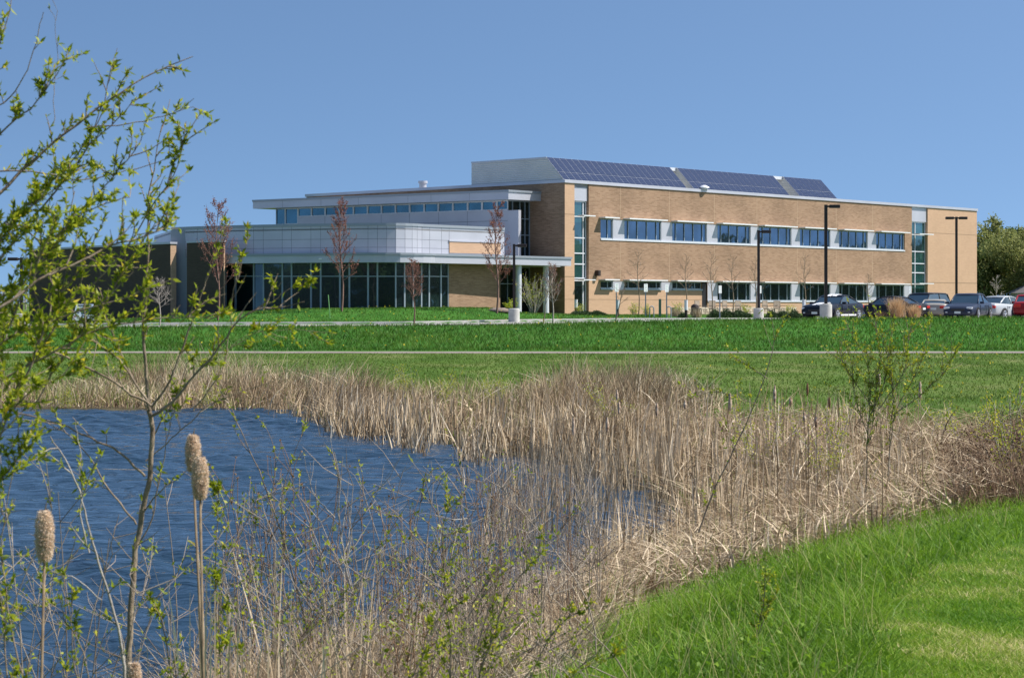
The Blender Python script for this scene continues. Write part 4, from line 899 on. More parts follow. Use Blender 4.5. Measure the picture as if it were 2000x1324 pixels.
# thicket on the right
P3 = [(1210,925),(1215,870),(1320,835),(1400,815),(1500,822),(1800,835),(2080,850),(2080,975),(1850,1005),(1700,1040),(1480,1100),(1300,1165),(1130,1240),(1150,1080),(1300,1060),(1340,1000),(1270,960)]
b = scatter_poly(P3, 26000, gr, 10); px = 1000+F*b[:, 0]/b[:, 1]; edge = pond_sd(b[:, 0], b[:, 1]); py = YH-F*b[:, 2]/b[:, 1]
front = np.interp(px, [1130, 1300, 1480, 1700, 1850, 2080], [1240, 1165, 1100, 1040, 1005, 975])-py   # px behind the front edge
hs = np.clip(.16+front/280, .16, 1)*np.interp(px, [1000, 1300, 1600, 1900, 2050], [.46, .5, .62, .74, .85])*np.where(front > 220, .75, 1)
h = hs*gr.uniform(.35, 1.0, len(b))*(.55+.8*vnoise(b[:, 0], b[:, 1], .9, 4))
kf = (vnoise(b[:, 0], b[:, 1], 1.5, 31) > .36) | (gr.uniform(size=len(b)) < .25)
h = h*np.where(kf, 1, .25)
th_f = blades(b, h, gr.uniform(.005, .010, len(b)), lean_(len(b), -.05, 0, .38), .55, 3, np.clip(.2+.5*vnoise(b[:, 0], b[:, 1], 1.3, 8)+gr.normal(size=len(b))*.2, 0, 1), gr)
k = (gr.uniform(size=len(b)) < .16)&(vnoise(b[:, 0], b[:, 1], 1.2, 21) > .42); b4 = b[k]; px4 = px[k]; f4 = np.clip(.35+front[k]/180, .35, 1)
b4 = b4[px4 < 1800]; f4 = f4[px4 < 1800]*.85
th_s = blades(b4, f4*gr.uniform(.35, 1.15, len(b4)), gr.uniform(.014, .03, len(b4)), lean_(len(b4), 0, 0, .09), .07, 3, gr.uniform(.3, 1, len(b4)), gr)
b5 = b[gr.uniform(size=len(b)) < .6]; n5 = len(b5)
litter = blades(b5+np.c_[np.zeros((n5, 2)), gr.uniform(.02, .35, n5)], .001+gr.uniform(.12, .5, n5), gr.uniform(.006, .016, n5), lean_(n5, 0, 0, 1.0), .35, 2, gr.uniform(.05, .9, n5), gr)
V = litter[0].reshape(n5, 3, 2, 3); z0 = V[:, :1, :, 2].copy(); V[..., 2] = z0+(V[..., 2]-z0)*gr.uniform(-.15, .5, n5)[:, None, None]; V[..., 2] = np.maximum(V[..., 2], ground(V[..., 0], V[..., 1])+.02)
b7 = b[gr.uniform(size=len(b)) < .11]; n7 = len(b7); f7 = np.clip(b7[:, 1]/30, .5, 1)
th_b = blades(b7, gr.uniform(.25, .85, n7)*f7, gr.uniform(.016, .032, n7), lean_(n7, .05, 0, .3), 1.3, 5, gr.uniform(.15, .95, n7), gr)
b8 = b[gr.uniform(size=len(b)) < .10]; n8 = len(b8); stuff('thicket_shoots', [blades(b8, gr.uniform(.08, .38, n8), .012, lean_(n8, 0, 0, .3), .4, 2, gr.uniform(0, .8, n8), gr)], M['g_mow'], 'fresh green shoots low among the dead stalks of the thicket', 'grass')
stuff('reed_thicket', [th_f, th_b, th_s, (V.reshape(-1, 3), litter[1], litter[2])], M['reed'], 'dense thicket of dead cattail stalks and litter right of the pond', 'reeds')
# standing stalks in the water's right part
P5 = [(960,1010),(1060,930),(1180,930),(1330,1000),(1290,1060),(1180,1110),(1000,1170),(940,1150)]
b = scatter_poly(P5, 2200, gr, 10); b = b[vnoise(b[:, 0], b[:, 1], 1.4, 6) > .36]; b[:, 2] = ZW-.05
st1 = blades(b, gr.uniform(.15, 1.0, len(b))**1.3*1.15, gr.choice([.005, .007, .010, .020], len(b), p=[.4, .3, .2, .1]), lean_(len(b), .02, 0, .14), .08, 3, gr.uniform(.15, .95, len(b)), gr)
stuff('water_reeds', [st1], M['reed'], 'dead stalks standing in the shallow water at the right of the pond', 'reeds')
# brown seed-head stalks at the right edge
P6 = [(1830,900),(1900,865),(2080,850),(2080,985),(1900,995),(1850,1000)]
b = scatter_poly(P6, 5000, gr, 10); px = 1000+F*b[:, 0]/b[:, 1]; hh = gr.uniform(.25, .72, len(b))*np.interp(px, [1820, 2000], [.5, 1.0])
bs = blades(b, hh, .007, lean_(len(b), .05, 0, .2), .2, 2, None, gr)
tips = bs[0].reshape(len(b), 3, 2, 3)[:, 2].mean(1)
stuff('brown_stalks', [bs], M['reed_brown'], 'reddish brown seed stalks massed at the right edge above the mown lawn', 'dry weeds')
n = len(tips); c = tips.copy()+gr.normal(size=(n, 3))*[.05, .05, .07]; k = len(c)//2
P7 = [(1050,800),(1250,760),(1400,790),(1300,815)]
sh = leaves(c, gr.normal(size=(len(c), 3)), .024, .020, gr.uniform(size=len(c)), gr)
stuff('seed_heads', [sh], M['seed'], 'small dark brown seed heads on the stalks at the right edge', 'seed heads')
# near bank of the pond
P8 = [(545,1340),(640,1300),(760,1255),(900,1200),(1000,1165),(1150,1110),(1300,1100),(1250,1160),(1160,1260),(1130,1420),(900,1600),(300,1600),(420,1420)]
b = scatter_poly(P8, 17000, gr, 6.5); px = 1000+F*b[:, 0]/b[:, 1]; b = b[(b[:, 1] > 8.2) | (px < 750)]; px = 1000+F*b[:, 0]/b[:, 1]; b = b[(b[:, 1] > 10.5) | (px < 980)]; nb = len(b)
nf = blades(b, gr.uniform(.12, .5, nb), gr.uniform(.0035, .008, nb), np.clip(lean_(nb, .05, 0, .45), -.8, .7), .45, 3, np.clip(.25+.5*vnoise(b[:, 0], b[:, 1], 2.5, 8)+gr.normal(size=nb)*.2, 0, 1), gr)
b5 = b[::2]; n5 = len(b5); lt = blades(b5+np.c_[np.zeros((n5, 2)), gr.uniform(.01, .2, n5)], gr.uniform(.12, .45, n5), gr.uniform(.004, .012, n5), np.clip(lean_(n5, 0, 0, .9), -1.1, .9), .1, 2, gr.uniform(.35, 1, n5), gr)
V = lt[0].reshape(n5, 3, 2, 3); z0 = V[:, :1, :, 2].copy(); V[..., 2] = z0+(V[..., 2]-z0)*gr.uniform(-.1, .4, n5)[:, None, None]; V[..., 2] = np.maximum(V[..., 2], ground(V[..., 0], V[..., 1])+.01)
k = (gr.uniform(size=nb) < .02) & (b[:, 0] < .2); ns = blades(b[k], gr.uniform(.5, .9, k.sum()), gr.uniform(.006, .012, k.sum()), lean_(k.sum(), 0, 0, .12), .1, 3, gr.uniform(.3, .9, k.sum()), gr)
stuff('near_bank_straw', [nf, (V.reshape(-1, 3), lt[1], lt[2]), ns], M['straw'], 'tangled dry straw along the near bank of the pond', 'straw')
# fresh green among the reeds
P9 = [(60,770),(300,762),(330,790),(60,790)]; P10 = [(960,790),(1180,770),(1180,850),(1000,860)]; P11 = [(700,758),(1000,752),(1000,775),(740,780)]
bb = np.concatenate([scatter_poly(P9, 1200, gr, 30), scatter_poly(P10, 2200, gr, 30), scatter_poly(P11, 1500, gr, 30), scatter_poly(P1, 2500, gr, 30)])
stuff('fresh_bank_grass', [blades(bb, gr.uniform(.12, .45, len(bb)), .018, lean_(len(bb), 0, 0, .25), .3, 2, gr.uniform(0, 1, len(bb)), gr)], M['g_mow'], 'fresh green shoots among the reeds of the far bank', 'grass')
# foreground tall grass, between straw and mown lawn
TG = [(1120,1340),(1170,1250),(1300,1160),(1480,1095),(1700,1030),(1850,998),(2080,968),(2080,1045),(1950,1062),(1850,1095),(1750,1145),(1700,1200),(1690,1340),(1700,1600),(1000,1600)]
b = jit(scatter_poly(TG, 56000, gr, 6.5), .09); nb = len(b); px = 1000+F*b[:, 0]/b[:, 1]; cl = vnoise(b[:, 0], b[:, 1], 1.6, 9)
tgr = blades(b, gr.uniform(.05, .19, nb)*(.5+.8*cl), gr.uniform(.004, .009, nb), lean_(nb, .05, 0, .42), .8, 3, np.clip(.15+.55*cl+gr.normal(size=nb)*.18, 0, .93)+(gr.uniform(size=nb) < .03)*.2, gr)
k = gr.uniform(size=nb) < .05; bw = b[k]; nw = len(bw); Vw, Qw, Aw = leaves(bw+np.c_[np.zeros((nw, 2)), gr.uniform(.02, .1, nw)], gr.normal(size=(nw, 3))+[0, 0, .4], gr.uniform(.02, .05, nw), .022, gr.uniform(.2, .8, nw), gr)
k2 = gr.uniform(size=nb) < .012; bd = b[k2]; nd_ = len(bd); dry = blades(bd, gr.uniform(.15, .4, nd_), .004, lean_(nd_, 0, 0, .3), .3, 3, np.full(nd_, 1.0), gr)
stuff('tall_grass', [tgr, (Vw, Qw, Aw), dry], M['g_tall'], 'long uncut bright green grass between the straw and the mown lawn', 'grass')
MW = [(2080,1040),(1950,1055),(1850,1088),(1750,1138),(1690,1200),(1670,1340),(1650,1600),(2300,1600),(2300,1040)]
b = jit(scatter_poly(MW, 120000, gr, 6.5), .14); nb = len(b); cl = .6*vnoise(b[:, 0], b[:, 1], .9, 12)+.4*vnoise(b[:, 0]+b[:, 1]*.5, b[:, 1], 3.1, 13)
mw = blades(b, gr.uniform(.012, .042, nb), gr.uniform(.0035, .007, nb), lean_(nb, 0, 0, .75), .6, 2, np.clip((cl-.15)*1.25+gr.normal(size=nb)*.2, 0, 1), gr)
stuff('mown_grass', [mw], M['g_mow'], 'short mown lawn with dry clippings in the lower right corner', 'grass')
# middle lawn and berm
def field(px0, px1, D0, D1, n): D = gr.uniform(D0, D1, n); x = (gr.uniform(px0, px1, n)-1000)/F*D; return np.stack([x, D, ground(x, D)], 1)
b = field(-150, 2200, 84.8, 101.2, 70000); nb = len(b); cl = .5*vnoise(b[:, 0], b[:, 1], .5, 14)+.5*vnoise(b[:, 0], b[:, 1], 1.7, 15)
lu = blades(b, gr.uniform(.07, .2, nb)*(.6+.8*cl), gr.uniform(.02, .04, nb), lean_(nb, 0, 0, .3), .4, 2, np.clip(cl*1.1-.05+gr.normal(size=nb)*.15, 0, 1), gr)
stuff('lush_grass', [lu], M['g_lush'], 'deep green lush grass on the slope beyond the footpath', 'grass')
b = field(-150, 1560, 112.8, 133, 45000); px = 1000+F*b[:, 0]/b[:, 1]; b = b[b[:, 1] > kerbD(px)+.45]; px = 1000+F*b[:, 0]/b[:, 1]; b = b[(px < 1300) | (b[:, 1] < kerbD(px)+1.2)]; nb = len(b)
stuff('lawn_grass', [blades(b, gr.uniform(.05, .13, nb), gr.uniform(.03, .05, nb), lean_(nb, 0, 0, .3), .4, 2, gr.uniform(.2, 1, nb), gr)], M['g_lush'], 'green lawn behind the kerb at the foot of the building', 'grass')
b = field(-100, 2150, 52, 80.5, 60000); sdv = pond_sd(b[:, 0], b[:, 1]); b = b[(sdv > 3)]; nb = len(b); cl = .5*vnoise(b[:, 0]*.4, b[:, 1], .8, 16)+.5*vnoise(b[:, 0], b[:, 1]*1.6, .25, 17)
stuff('middle_lawn_grass', [blades(b, gr.uniform(.03, .075, nb), gr.uniform(.018, .035, nb), lean_(nb, 0, 0, .4), .4, 2, np.clip(cl*.8+gr.normal(size=nb)*.12, 0, 1), gr)], M['g_mid'], 'mown lawn between the pond reeds and the footpath', 'grass')
b = field(-100, 2150, 27, 52, 40000); sdv = pond_sd(b[:, 0], b[:, 1]); b = b[(sdv > 2.5) & ~reed_zone(b[:, 0], b[:, 1])]; nb = len(b)
if nb: stuff('reed_edge_grass', [blades(b, gr.uniform(.04, .12, nb), gr.uniform(.012, .022, nb), lean_(nb, 0, 0, .4), .4, 2, gr.uniform(.1, .8, nb), gr)], M['g_mid'], 'green lawn immediately behind the dead reed thicket', 'grass')

# ------------------------------------------------------------------ trees
def grow_tree(g, h, trunk_r, n_br, spread, up, twig, start=.3, levels=2, lean=(0, 0), crown_w=1.0, depth_sub=6):
    """branching skeleton; returns chains and twig points"""
    ch = []; pts_out = []; dirs_out = []
    def branch(p, d, L_, r, lev):
        n = 5; P = [p]; dd = unit(d)
        for i in range(n): 
            dd = unit(dd+g.normal(size=3)*.09+np.array([0, 0, up*.16])); P.append(P[-1]+dd*L_/n)
        P = np.array(P); ch.append((P, np.linspace(r, r*.35, n+1)))
        m = depth_sub if lev > 0 else 0
        for k in range(m):
            t = g.uniform(.2, .97); q = P[0]+0; i = t*n; a = int(i); q = P[a]+(P[min(a+1, n)]-P[a])*(i-a); dl = P[min(a+1, n)]-P[a]
            nd = unit(unit(dl)+g.normal(size=3)*spread); branch(q, nd, L_*g.uniform(.3, .55)*(1.15-t*.5), max(r*.45*(1-t*.4), twig), lev-1)
        if lev <= 1: 
            for t in np.linspace(.3, 1, 6): i = t*n; a = min(int(i), n-1); pts_out.append(P[a]+(P[a+1]-P[a])*(i-a)); dirs_out.append(dd)
    T = np.array([[lean[0]*t*h+.015*h*math.sin(t*7), lean[1]*t*h, t*h] for t in np.linspace(0, 1, 9)]); T[0, 2] = -.15
    ch.append((T, np.maximum(trunk_r*(1-np.linspace(0, 1, 9)*.9), twig)))
    for k in range(n_br):
        t = start+(1-start)*(k+g.uniform(0, 1))/n_br*.97; i = t*8; a = min(int(i), 7); p = T[a]+(T[a+1]-T[a])*(i-a); az = k*2.4+g.uniform(-.4, .4)
        q_ = (t-start)/(1-start); f = min(1, .72+q_*1.1)*(1.12-q_*.8); L_ = h*.34*crown_w*f; d = np.array([math.cos(az)*.9, math.sin(az)*.9, .3+.5*up+.3*t])
        branch(p, d, L_, max(trunk_r*.38*(1-.5*t), twig), levels-1)
    return ch, np.array(pts_out), np.array(dirs_out)
def tree(name, label, cat, px, D, ytop, group=None, bark='bark', crown=None, n_br=16, spread=.5, up=.6, start=.3, seed=1, tr=.05, twig=.009, crown_w=1.0, lean=(0, 0), levels=2, leaf=(.05, .04), nl=1, sub_n=6, zbase=None):
    g = np.random.default_rng(seed); x = (px-1000)/F*D; z = gz(x, D) if zbase is None else zbase; h = (YH-ytop)/F*D-z
    ch, tp, td = grow_tree(g, h, tr, n_br, spread, up, twig, start, levels, lean, crown_w, sub_n)
    r = empty(name, (x, D, z)); tag(r, label, cat, group); V, Q = tubes(ch, 4); link('trunk', np_mesh('trunk', V, Q), M[bark], r)
    if crown:
        c = np.repeat(tp, nl, 0)+g.normal(size=(len(tp)*nl, 3))*.04; d = np.repeat(td, nl, 0)+g.normal(size=(len(c), 3))*.8
        V, Q, A = leaves(c, d, g.uniform(.6, 1.2, len(c))*leaf[0], leaf[1], g.uniform(size=len(c)), g); link('crown', np_mesh('crown', V, Q, dict(rnd=A)), M[crown], r)
    return r
G1 = 'young red-budded trees on the lawn'; G2 = 'young bare trees in front of the long wall'
tree('budding_tree', 'red-budded young tree left of the curved wing, partly behind the willow', 'tree', 425, 117, 404, G1, 'bark_red', 'bud_red', 22, .5, .75, .26, 3, .07, .012, .95, leaf=(.08, .055), nl=2, sub_n=7)
tree('budding_tree', 'red-budded young tree before the middle of the curved glass wall', 'tree', 667, 121, 400, G1, 'bark_red', 'bud_red', 24, .5, .8, .26, 4, .07, .012, .72, leaf=(.08, .055), nl=2, sub_n=7)
tree('budding_tree', 'red-budded young tree on a mulch mound left of the canopy columns', 'tree', 970, 123, 404, G1, 'bark_red', 'bud_red', 22, .5, .8, .24, 5, .07, .012, .72, leaf=(.08, .055), nl=2, sub_n=7)
tree('young_tree', 'small dense young tree with reddish twigs in front of the glass wall corner', 'tree', 808, 100.3, 515, None, 'bark_red', 'bud_red', 26, .45, .7, .36, 6, .045, .010, .95, leaf=(.05, .035), nl=1, sub_n=8)
tree('young_tree', 'small vase-shaped young tree in front of the right canopy column', 'tree', 1079, 101, 522, None, 'bark_pale', 'bud_red', 26, .4, .8, .36, 7, .045, .009, .9, leaf=(.04, .03), nl=1, sub_n=8)
tree('young_tree', 'small bare bushy tree against the shaded brick wall behind the willow', 'tree', 312, 110, 548, None, 'bark_pale', None, 24, .5, .35, .40, 8, .045, .010, 1.2, sub_n=8)
tree('bare_sapling', 'thin leaning bare sapling just left of the vase-shaped tree', 'tree', 1060, 100.5, 566, None, 'bark', None, 5, .4, .8, .5, 9, .035, .008, .6, lean=(.15, 0), sub_n=3)
tree('bare_sapling', 'thin leaning bare sapling in front of the leftmost parking sign', 'tree', 1200, 100.6, 546, None, 'bark', None, 8, .5, .3, .35, 10, .04, .008, .9, lean=(.28, 0), sub_n=4)
for i, (p, yt, d, lb) in enumerate([(1247,490,131,'bare young tree between the two leftmost parking signs'),(1340,499,131,'bare young tree behind the bollard light right of the hoops'),(1390,496,127,'bare young tree left of the sign post in the junipers'),
        (1431,502,134,'bare young tree growing in the patio before the second full window bay'),(1476,503,133,'bare young tree behind the lamp post by the junipers'),(1572,497,134,'bare young tree behind the bonnet of the striped car'),(1696,536,135,'bare young tree behind the dark sedan and dry grass')]):
    tree('bare_tree', lb, 'tree', p, d, yt, G2, 'bark', None, 15, .5, .5, .38, 20+i, .05, .009, .75, sub_n=4)
# multi-stem shrubs
def shrub(name, label, px, D, ytop, w, n, bark='bark_pale', crown='leaf_y', seed=1, nl=2, leaf=(.05, .03), r0=.02, twig=.006, group=None, sub_n=4, zb=None, spread=.4):
    g = np.random.default_rng(seed); x = (px-1000)/F*D; z = gz(x, D) if zb is None else zb; h = (YH-ytop)/F*D-z; ch = []; tp = []; td = []
    for k in range(n):
        az = g.uniform(0, 6.28); o = np.array([math.cos(az), math.sin(az), 0]); hh = h*g.uniform(.6, 1); P = [np.array([0, 0, -.1])+o*.05*w]
        d = unit(o*w/h*g.uniform(.2, 1)+[0, 0, 1])
        for i in range(6): d = unit(d+g.normal(size=3)*.08); P.append(P[-1]+d*hh/6)
        P = np.array(P); ch.append((P, np.linspace(r0, twig, 7)))
        for q in range(sub_n):
            i = g.uniform(1.5, 6); a = min(int(i), 5); p = P[a]+(P[a+1]-P[a])*(i-a); dd = unit(P[a+1]-P[a]+g.normal(size=3)*spread*.3); l = hh*g.uniform(.12, .3)
            B = np.array([p+unit(dd+np.array([0, 0, .1*j]))*l*j/3 for j in range(4)]); ch.append((B, np.linspace(twig*1.2, twig*.6, 4)))
            for j in (1, 2, 3): tp.append(B[j]); td.append(dd)
        for j in range(3, 7): tp.append(P[j]); td.append(d)
    r = empty(name, (x, D, z)); tag(r, label, 'shrub', group); V, Q = tubes(ch, 4); link('stems', np_mesh('stems', V, Q), M[bark], r)
    if crown:
        tp = np.repeat(np.array(tp), nl, 0)+g.normal(size=(len(tp)*nl, 3))*leaf[0]*.8; td = np.repeat(np.array(td), nl, 0)+g.normal(size=(len(tp), 3))*.7
        V, Q, A = leaves(tp, td, g.uniform(.6, 1.2, len(tp))*leaf[0], leaf[1], g.uniform(size=len(tp)), g); link('foliage', np_mesh('foliage', V, Q, dict(rnd=A)), M[crown], r)
    return r
shrub('budding_shrub', 'tall many-stemmed shrub with yellow-green buds between the two canopy columns', 1042, 129, 528, 1.5, 26, seed=31, nl=1, leaf=(.08, .05), sub_n=7)
shrub('budding_shrub', 'low yellow-green shrub left of the lamp base by the entrance', 1000, 128, 582, .5, 8, seed=32, nl=3, leaf=(.09, .06))
for i, (p, yt, lb) in enumerate([(1133,588,'small leafy shrub at the narrow entrance door'),(1238,588,'small budding shrub left of the second parking sign'),(1262,588,'small budding shrub behind the bicycle hoop'),(1326,584,'small budding shrub left of the bollard light'),(1456,588,'small budding shrub left of the lamp base'),(1543,590,'small budding shrub left of the striped car bonnet')]):
    shrub('small_shrub', lb, p, 130, yt, .5, 9, seed=40+i, nl=2, leaf=(.08, .05), group='budding shrubs along the wall', r0=.015)
def juniper(px0, px1, D, ytop, label, seed):
    g = np.random.default_rng(seed); x0, x1 = (px0-1000)/F*D, (px1-1000)/F*D; n = int((x1-x0)*1500); cx = g.uniform(x0, x1, n); t = (cx-x0)/(x1-x0); z0 = gz((x0+x1)/2, D)
    hh = ((YH-ytop)/F*D-z0)*(.55+.45*np.sin(cx*4.1+seed)**2)*np.sqrt(np.clip(4*t*(1-t)*2, 0, 1)); dy = g.uniform(-.6, .6, n); z = z0+hh*np.sqrt(1-np.clip(dy/.62, -1, 1)**2)*g.uniform(.1, 1, n)
    c = np.stack([cx-(x0+x1)/2, dy, z-z0], 1); d = np.stack([g.normal(size=n)*.8+.3, g.normal(size=n)*.6, np.abs(g.normal(size=n))*.6], 1)
    V, Q, A = leaves(c, d, g.uniform(.08, .2, n), .05, g.uniform(size=n), g); o = link('juniper_shrub', np_mesh('juniper_shrub', V, Q, dict(rnd=A)), M['juniper']); o.location = ((x0+x1)/2, D, z0); tag(o, label, 'shrub', 'spreading junipers')
juniper(1116, 1182, 129, 608, 'spreading juniper in front of the narrow entrance door', 1); juniper(1382, 1466, 127, 605, 'spreading juniper around the middle parking sign post', 2)
juniper(1495, 1566, 127, 606, 'spreading juniper between the lamp base and the striped car', 3); juniper(1325, 1341, 126, 612, 'small juniper left of the white-topped bollard', 4)
def clump(px, D, ytop, w, n, label, seed, mt='straw'):
    g = np.random.default_rng(seed); x = (px-1000)/F*D; z = gz(x, D); h = (YH-ytop)/F*D-z; b = np.c_[g.normal(size=(n, 2))*w*.25, np.zeros(n)]; ln = g.normal(size=(n, 2))*.13
    V, Q, A = blades(b, h*g.uniform(.5, 1.05, n), .02, ln, .25, 3, None, g); o = link('dry_grass_clump', np_mesh('dry_grass_clump', V, Q, dict(rnd=A)), M[mt]); o.location = (x, D, z); tag(o, label, 'ornamental grass', 'ornamental grass clumps')
clump(1752, 108, 578, .55, 900, 'tall tan ornamental grass clump hiding the tail of the dark sedan', 1, 'tan_grass'); clump(1786, 108, 592, .5, 500, 'lower ornamental grass clump in front of the black utility vehicle', 2, 'tan_grass')
clump(1722, 108, 608, .6, 300, 'low brown grass tuft right of the striped coupe', 3, 'reed_brown'); clump(1321, 128, 600, .7, 250, 'small dry grass tuft left of the stone wall', 4); clump(1360, 127, 600, .6, 250, 'small dry grass tuft in front of the litter bin', 5)
# mulch mound
m = MB(); x, D = (975-1000)/F*124.5, 124.5; z = gz(x, D)-.05; m.cyl((x, D), 1.1, z, z+.26, 30, .35); o = m.build('mulch_mound', M['reed_brown'] if False else noisy('mulch', [(.3,(.12,.09,.07)),(.7,(.28,.22,.18))], 12, .95, .8), None, smooth=True, origin=(x, D, z)); o.location = (x, D, z); tag(o, 'low brown mulch mound under the red-budded tree by the columns', 'mulch')

# ---- distant trees
def crown_tree(name, label, px, D, ytop, w, seed, mt, n=7000, leaf=.45, group='trees beyond the car park', zb=None, weep=0):
    g = np.random.default_rng(seed); x = (px-1000)/F*D; z = gz(x, D) if zb is None else zb; h = (YH-ytop)/F*D-z; r = empty(name, (x, D, z)); tag(r, label, 'tree', group)
    ch, tp, td = grow_tree(g, h*.92, h*.022, 12, .6, .35, .05, .18, 2, (0, 0), w/h*1.6, 5); V, Q = tubes(ch, 5); link('trunk', np_mesh('trunk', V, Q), M['bark'], r)
    nc = 42; cc = []
    while len(cc) < nc:
        q = g.uniform(-1, 1, 3)
        if q@q < 1 and q@q > .15: cc.append(q)
    cc = np.array(cc)*[w*.5, w*.5, h*.42]+[0, 0, h*.55]; rad = g.uniform(.10, .2, nc)*w; k = g.integers(0, nc, n); q = unit(g.normal(size=(n, 3)))*(g.uniform(.3, 1, n)**.5)[:, None]
    c = cc[k]+q*rad[k][:, None]*[1, 1, .8]; c = np.concatenate([c, tp[g.integers(0, len(tp), n//6)]+g.normal(size=(n//6, 3))*.2]); N_ = len(c); d = g.normal(size=(N_, 3))+[0, 0, -weep]
    c[:, 2] = np.maximum(c[:, 2], .3); V, Q, A = leaves(c, d, g.uniform(.6, 1.3, N_)*leaf, leaf*.6, np.clip(np.r_[g.uniform(size=nc)[k], g.uniform(size=n//6)]*.6+g.uniform(0, .4, N_), 0, 1), g)
    link('crown', np_mesh('crown', V, Q, dict(rnd=A)), M[mt], r); return r
crown_tree('round_tree', 'tall round light green tree beyond the right end of the building', 1940, 240, 422, 6.5, 51, 'crown_b', 8000, .32)
crown_tree('willow_tree', 'broad olive willow beyond the car park at the right edge', 1992, 225, 452, 9.5, 52, 'crown_b', 12000, .32, weep=.8)
crown_tree('dark_tree', 'dark green tree low beside the building end', 1922, 228, 478, 5.5, 53, 'crown_a', 7000, .34)
crown_tree('dark_tree', 'dark green tree rising behind the olive willow', 1985, 262, 445, 9, 54, 'crown_a', 7000, .36)
crown_tree('dark_tree', 'dark bushy tree between the round tree and the willow', 1958, 232, 500, 6, 55, 'crown_a', 7000, .34)
for i, (p, yt, d, lb) in enumerate([(6,568,260,'bare grey tree at the far left edge'),(24,562,270,'bare grey tree left of the far-left lamp post'),(50,572,280,'bare grey tree just left of the shaded brick wall'),(-14,556,250,'bare grey tree cut by the left edge')]):
    tree('bare_tree', lb, 'tree', p, d, yt, 'bare trees beyond the field', 'bark_pale', None, 22, .6, .3, .15, 60+i, .12, .035, 1.6, sub_n=7)
tree('bare_tree', 'pale bare tree in front of the dark trees behind the silver car', 'tree', 1946, 205, 540, None, 'bark_pale', None, 12, .5, .5, .3, 66, .08, .03, 1.0, sub_n=5)
# woods outside the picture, seen mirrored in the windows
def woods(name, label, area, n, seed, hgt):
    g = np.random.default_rng(seed); x = g.uniform(area[0], area[1], n); y = g.uniform(area[2], area[3], n); hh = hgt*(.75+.5*vnoise(x, y, .12, seed)); z = g.uniform(0, 1, n)**.8*hh+ground(np.full(n, 5.), np.full(n, 5.))
    V, Q, A = leaves(np.stack([x, y, z], 1), g.normal(size=(n, 3)), g.uniform(.8, 1.8, n), 1.1, g.uniform(size=n), g); tag(link(name, np_mesh(name, V, Q, dict(rnd=A)), M['crown_a']), label, 'woodland', kind='stuff')
woods('woodland', 'belt of trees behind the viewpoint mirrored in the curved glass wall', (-340, 170, -100, -75), 90000, 71, 11.5)
woods('woodland', 'belt of trees off to the right mirrored in the long row of windows', (165, 185, -90, 330), 46000, 72, 10)
# small house at the right edge
hx, hD = (2052-1000)/F*215, 215; hz = gz(hx, hD); r = root('grey_house', (hx, hD, hz)); tag(r, 'grey house with pitched roof half hidden behind trees at the right edge', 'house')
m = MB(); m.box(hx-2.6, hx+6, hD, hD+7, hz-.5, hz+2.0); m.build('wall', M['corr'], r)
m = MB(); m.hexa([(hx-3, hD-.4, hz+2.0), (hx+6.4, hD-.4, hz+2.0), (hx+6.4, hD+7.4, hz+2.0), (hx-3, hD+7.4, hz+2.0), (hx+.2, hD-.4, hz+3.6), (hx+3.2, hD-.4, hz+3.6), (hx+3.2, hD+7.4, hz+3.6), (hx+.2, hD+7.4, hz+3.6)]); m.build('roof', noisy('shingle', [(.3,(.10,.09,.085)),(.7,(.17,.155,.15))], 3, .9), r)
m = MB(); m.box(hx-1.5, hx-.7, hD-.05, hD-.005, hz+.7, hz+1.6); m.build('window', M['glass_dark'], r)

